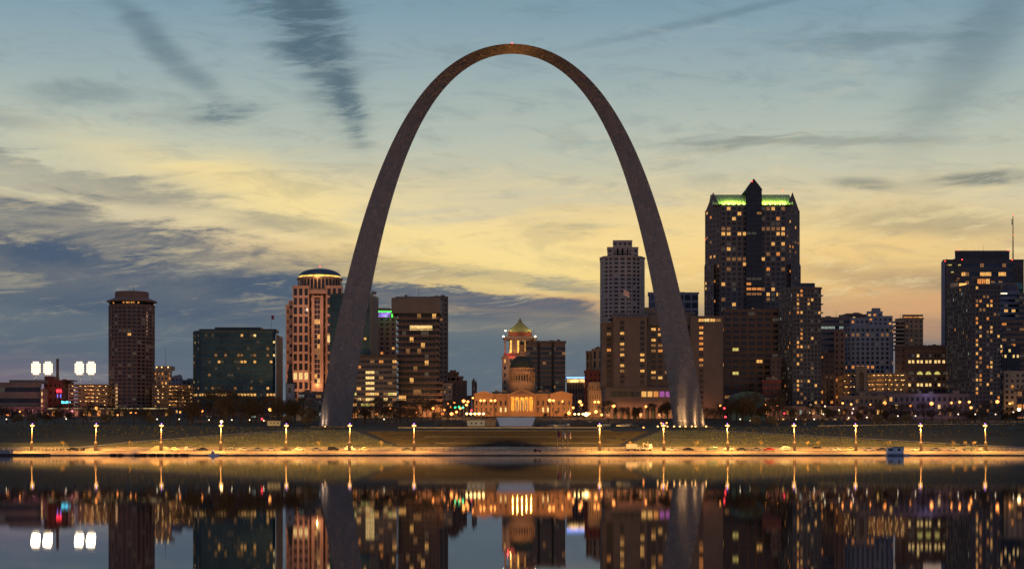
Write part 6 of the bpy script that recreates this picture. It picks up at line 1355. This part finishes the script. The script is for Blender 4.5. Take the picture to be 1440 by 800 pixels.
# cabin boat
d = 636; r = empty('cabin_boat', (X(1258, d), d, 0), 'small white and pale blue boxy cabin boat moored off the wharf', 'boat')
cb_ = mat('cabin_blue_white', (.6, .72, .9), .6, 0, .08)
sub('hull', r, mat('hull_blue', (.1, .14, .24), .5), lambda b: b.prism([(X(1246, d), d-2), (X(1268, d), d-2), (X(1271, d), d), (X(1268, d), d+2), (X(1246, d), d+2)], -.3, .7))
sub('cabin', r, cb_, lambda b: (b.box(X(1256.5, d), X(1269.5, d), d-1.6, d+1.6, .7, 3.3), b.box(X(1247, d), X(1256.4, d), d-1.4, d+1.6, .7, 3.1))); sub('roof', r, whitep, lambda b: (b.box(X(1246, d), X(1270.3, d), d-1.9, d+1.9, 3.31, 3.45)))
sub('cabin_window', r, carglass, lambda b: b.box(X(1248.5, d), X(1254.5, d), d-1.45, d-1.4, 1.9, 2.6)); sub('porthole', r, black, lambda b: b.tube((X(1263, d), d-1.66, 2.3), (X(1263, d), d-1.6, 2.3), .55, .55, 12)); sub('mast', r, black, lambda b: [b.tube((X(px, d), d, 3.4), (X(px, d), d, h_), .05, .04, 5) for px, h_ in ((1248, 4.3), (1270, 4.2), (1258, 4.0))])
sub('outrigger', r, cb_, lambda b: b.box(X(1270.5, d), X(1278, d), d-.5, d+.5, .1, .6))
d = 640; r = empty('small_boat', (X(302, d), d, 0), 'tiny pale blue boat with a light moored left of a wharf lamp', 'boat')
sub('hull', r, cb_, lambda b: b.prism([(X(294, d), d-1), (X(304, d), d-1), (X(308, d), d), (X(304, d), d+1), (X(294, d), d+1)], -.2, .7)); sub('cabin', r, whitep, lambda b: b.xz([(X(297, d), .7), (X(302, d), .7), (X(301, d), 1.7), (X(298, d), 1.7)], d-.6, d+.6))
sub('lamp', r, pm_, lambda b: b.lathe(X(300, d), d, [(.05, 1.7), (.14, 1.85), (.05, 2)], 8))
# ------------------------------------------------------------------ construction yard in front of the courthouse
d = 880
def trailer(px0, px1, t, d, label, m, door=True):
    x0, x1 = X(px0, d), X(px1, d); z = gz((x0+x1)/2, d); zt = Z(t, d); r = empty('site_trailer', ((x0+x1)/2, d, z), label, 'trailer')
    sub('body', r, m, lambda b: b.box(x0, x1, d, d+3, z+.5, zt)); sub('roof', r, m, lambda b: b.box(x0-.15, x1+.15, d-.15, d+3.1, zt+.01, zt+.18)); sub('skirt', r, black, lambda b: b.box(x0+.2, x1-.2, d+.2, d+2.8, z-.2, z+.5))
    if door: sub('window', r, carglass, lambda b: [b.box(x0+(x1-x0)*f, x0+(x1-x0)*f+.9, d-.03, d, z+1.5, z+2.3) for f in (.2, .45, .75)])
blw = mat('pale_blue_paint', (.3, .36, .45), .6, 0, .12)
trailer(657, 682, 591, d, 'long white site trailer left of the dark one before the courthouse', blw)
trailer(683, 697, 590.5, d, 'dark site container between two pale ones', duskconc, False)
trailer(376, 394, 592, 890, 'white trailer with a yellow lit window left of the arch', mat('cream_paint', (.5, .5, .42), .7))
r = empty('membrane_roof', (X(725, d), d, gz(0, d)), 'wide flat pale blue sheeted roof before the courthouse', 'shelter')
sub('sheet', r, mat('pale_sheet', (.42, .5, .6), .5, 0, .08, .2), lambda b: b.poly([(X(703, d), d, Z(599, d)), (X(748, d), d, Z(599, d)), (X(753, d+10), d+12, Z(586.5, d+12)), (X(698, d+10), d+12, Z(586.5, d+12)), (X(703, d), d+.3, Z(599.3, d)), (X(748, d), d+.3, Z(599.3, d)), (X(753, d+10), d+12, Z(587, d+12)), (X(698, d+10), d+12, Z(587, d+12))], None, [(0, 1, 2, 3), (7, 6, 5, 4), (0, 4, 5, 1), (1, 5, 6, 2), (2, 6, 7, 3), (3, 7, 4, 0)]))
sub('support', r, steel, lambda b: [b.tube((X(px, d+2), d+11, gz(0, d+11)-.2), (X(px, d+2), d+11.6, Z(587.5, d+12)), .12, .12, 5) for px in (700, 715, 735, 751)]+[b.tube((X(px, d), d+.2, gz(0, d)-.5), (X(px, d), d+.2, Z(599.2, d)), .12, .12, 5) for px in (704, 747)])
nsite = [(765, 'dark_grey', 'suv'), (773, 'silver', 'sedan'), (781, 'white', 'sedan'), (789, 'silver', 'suv'), (796, 'white', 'suv'), (785, 'beige', 'sedan')]
for i, (px, c, k) in enumerate(nsite):
    dd = 880+(i % 3)*8 if i < 5 else 905
    if (c, k) not in cp: cp[(c, k)] = car_proto(k, PAINT[c])
    place(cp[(c, k)], (X(px, dd), dd, gz(0, dd)), rc.uniform(0, 6.28), '%s %s in the yard right of the pale sheeted roof' % (c.replace('_', ' '), 'SUV' if k == 'suv' else 'saloon car')+(', set behind the others' if i == 5 else ''), 'cars in the site yard')
trailer(848, 858.5, 596.5, 870, 'small pale container right of the site yard behind a wharf lamp', blw, False)
for i, px in enumerate((873, 879, 886, 891)):
    c, k = (('white', 'sedan'), ('silver', 'sedan'), ('white', 'suv'), ('dark_grey', 'sedan'))[i]
    if (c, k) not in cp: cp[(c, k)] = car_proto(k, PAINT[c])
    place(cp[(c, k)], (X(px, 850), 850, gz(X(px, 850), 850)), .2*i, '%s %s parked left of the right arch foot' % (c.replace('_', ' '), 'SUV' if k == 'suv' else 'saloon car'), 'cars left of the right arch foot')
# heaps of soil in the yard
for i, (px, w, h) in enumerate(((640, 9, 3.4), (812, 10, 3.2), (838, 8, 2.6), (770, 7, 2.2), (560, 9, 2.0), (882, 9, 2.5))):
    dd = 912; x = X(px, dd); rr = random.Random(i)
    b = MB(); V = []; 
    for k in range(7):
        for j in range(18):
            a = 2*math.pi*j/18; q = math.cos(k/6*math.pi/2); V.append((x+w*q*math.cos(a)*rr.uniform(.9, 1.1), dd+w*.6*q*math.sin(a), gz(x, dd)-.5+(h+.5)*math.sin(k/6*math.pi/2)*rr.uniform(.88, 1.05)))
    b.poly(V, None, [(k*18+j, k*18+(j+1) % 18, (k+1)*18+(j+1) % 18, (k+1)*18+j) for k in range(6) for j in range(18)])
    o = b.build('soil_heap', mat('heap_soil', (.05, .045, .045), .95, 0, .3, .5, .6)); tag(o, ['dark soil heap left of the site trailers', 'wide dark soil heap behind the dazzling work light', 'dark soil heap before the arcaded hotel corner', 'low soil heap behind the site yard cars', 'low soil heap before the balconied tower', 'soil heap left of the right arch foot'][i], 'soil heap')
# terrace walls at the right and left
def wall_line(pts, h, label, m):
    P = []
    for (pa, da), (pb, db) in zip(pts, pts[1:]):
        for i in range(10): P.append((X(pa+(pb-pa)*i/10, da+(db-da)*i/10), da+(db-da)*i/10))
    b = MB()
    for (x0, y0), (x1, y1) in zip(P, P[1:]):
        b.poly([(x0, y0, gz(x0, y0)-.6), (x1, y1, gz(x1, y1)-.6), (x1, y1, gz(x1, y1)+h), (x0, y0, gz(x0, y0)+h), (x0, y0+.4, gz(x0, y0)-.6), (x1, y1+.4, gz(x1, y1)-.6), (x1, y1+.4, gz(x1, y1)+h), (x0, y0+.4, gz(x0, y0)+h)], None, [(0, 1, 2, 3), (5, 4, 7, 6), (3, 2, 6, 7)])
    o = b.build('low_wall', m); tag(o, label, 'wall')
wall_line([(560, 822), (880, 822)], .5, 'long low pale stone wall at the top of the staircase', concrete)
wall_line([(1150, 838), (1460, 838)], .35, 'long low pale kerb wall along the right terrace', concrete)
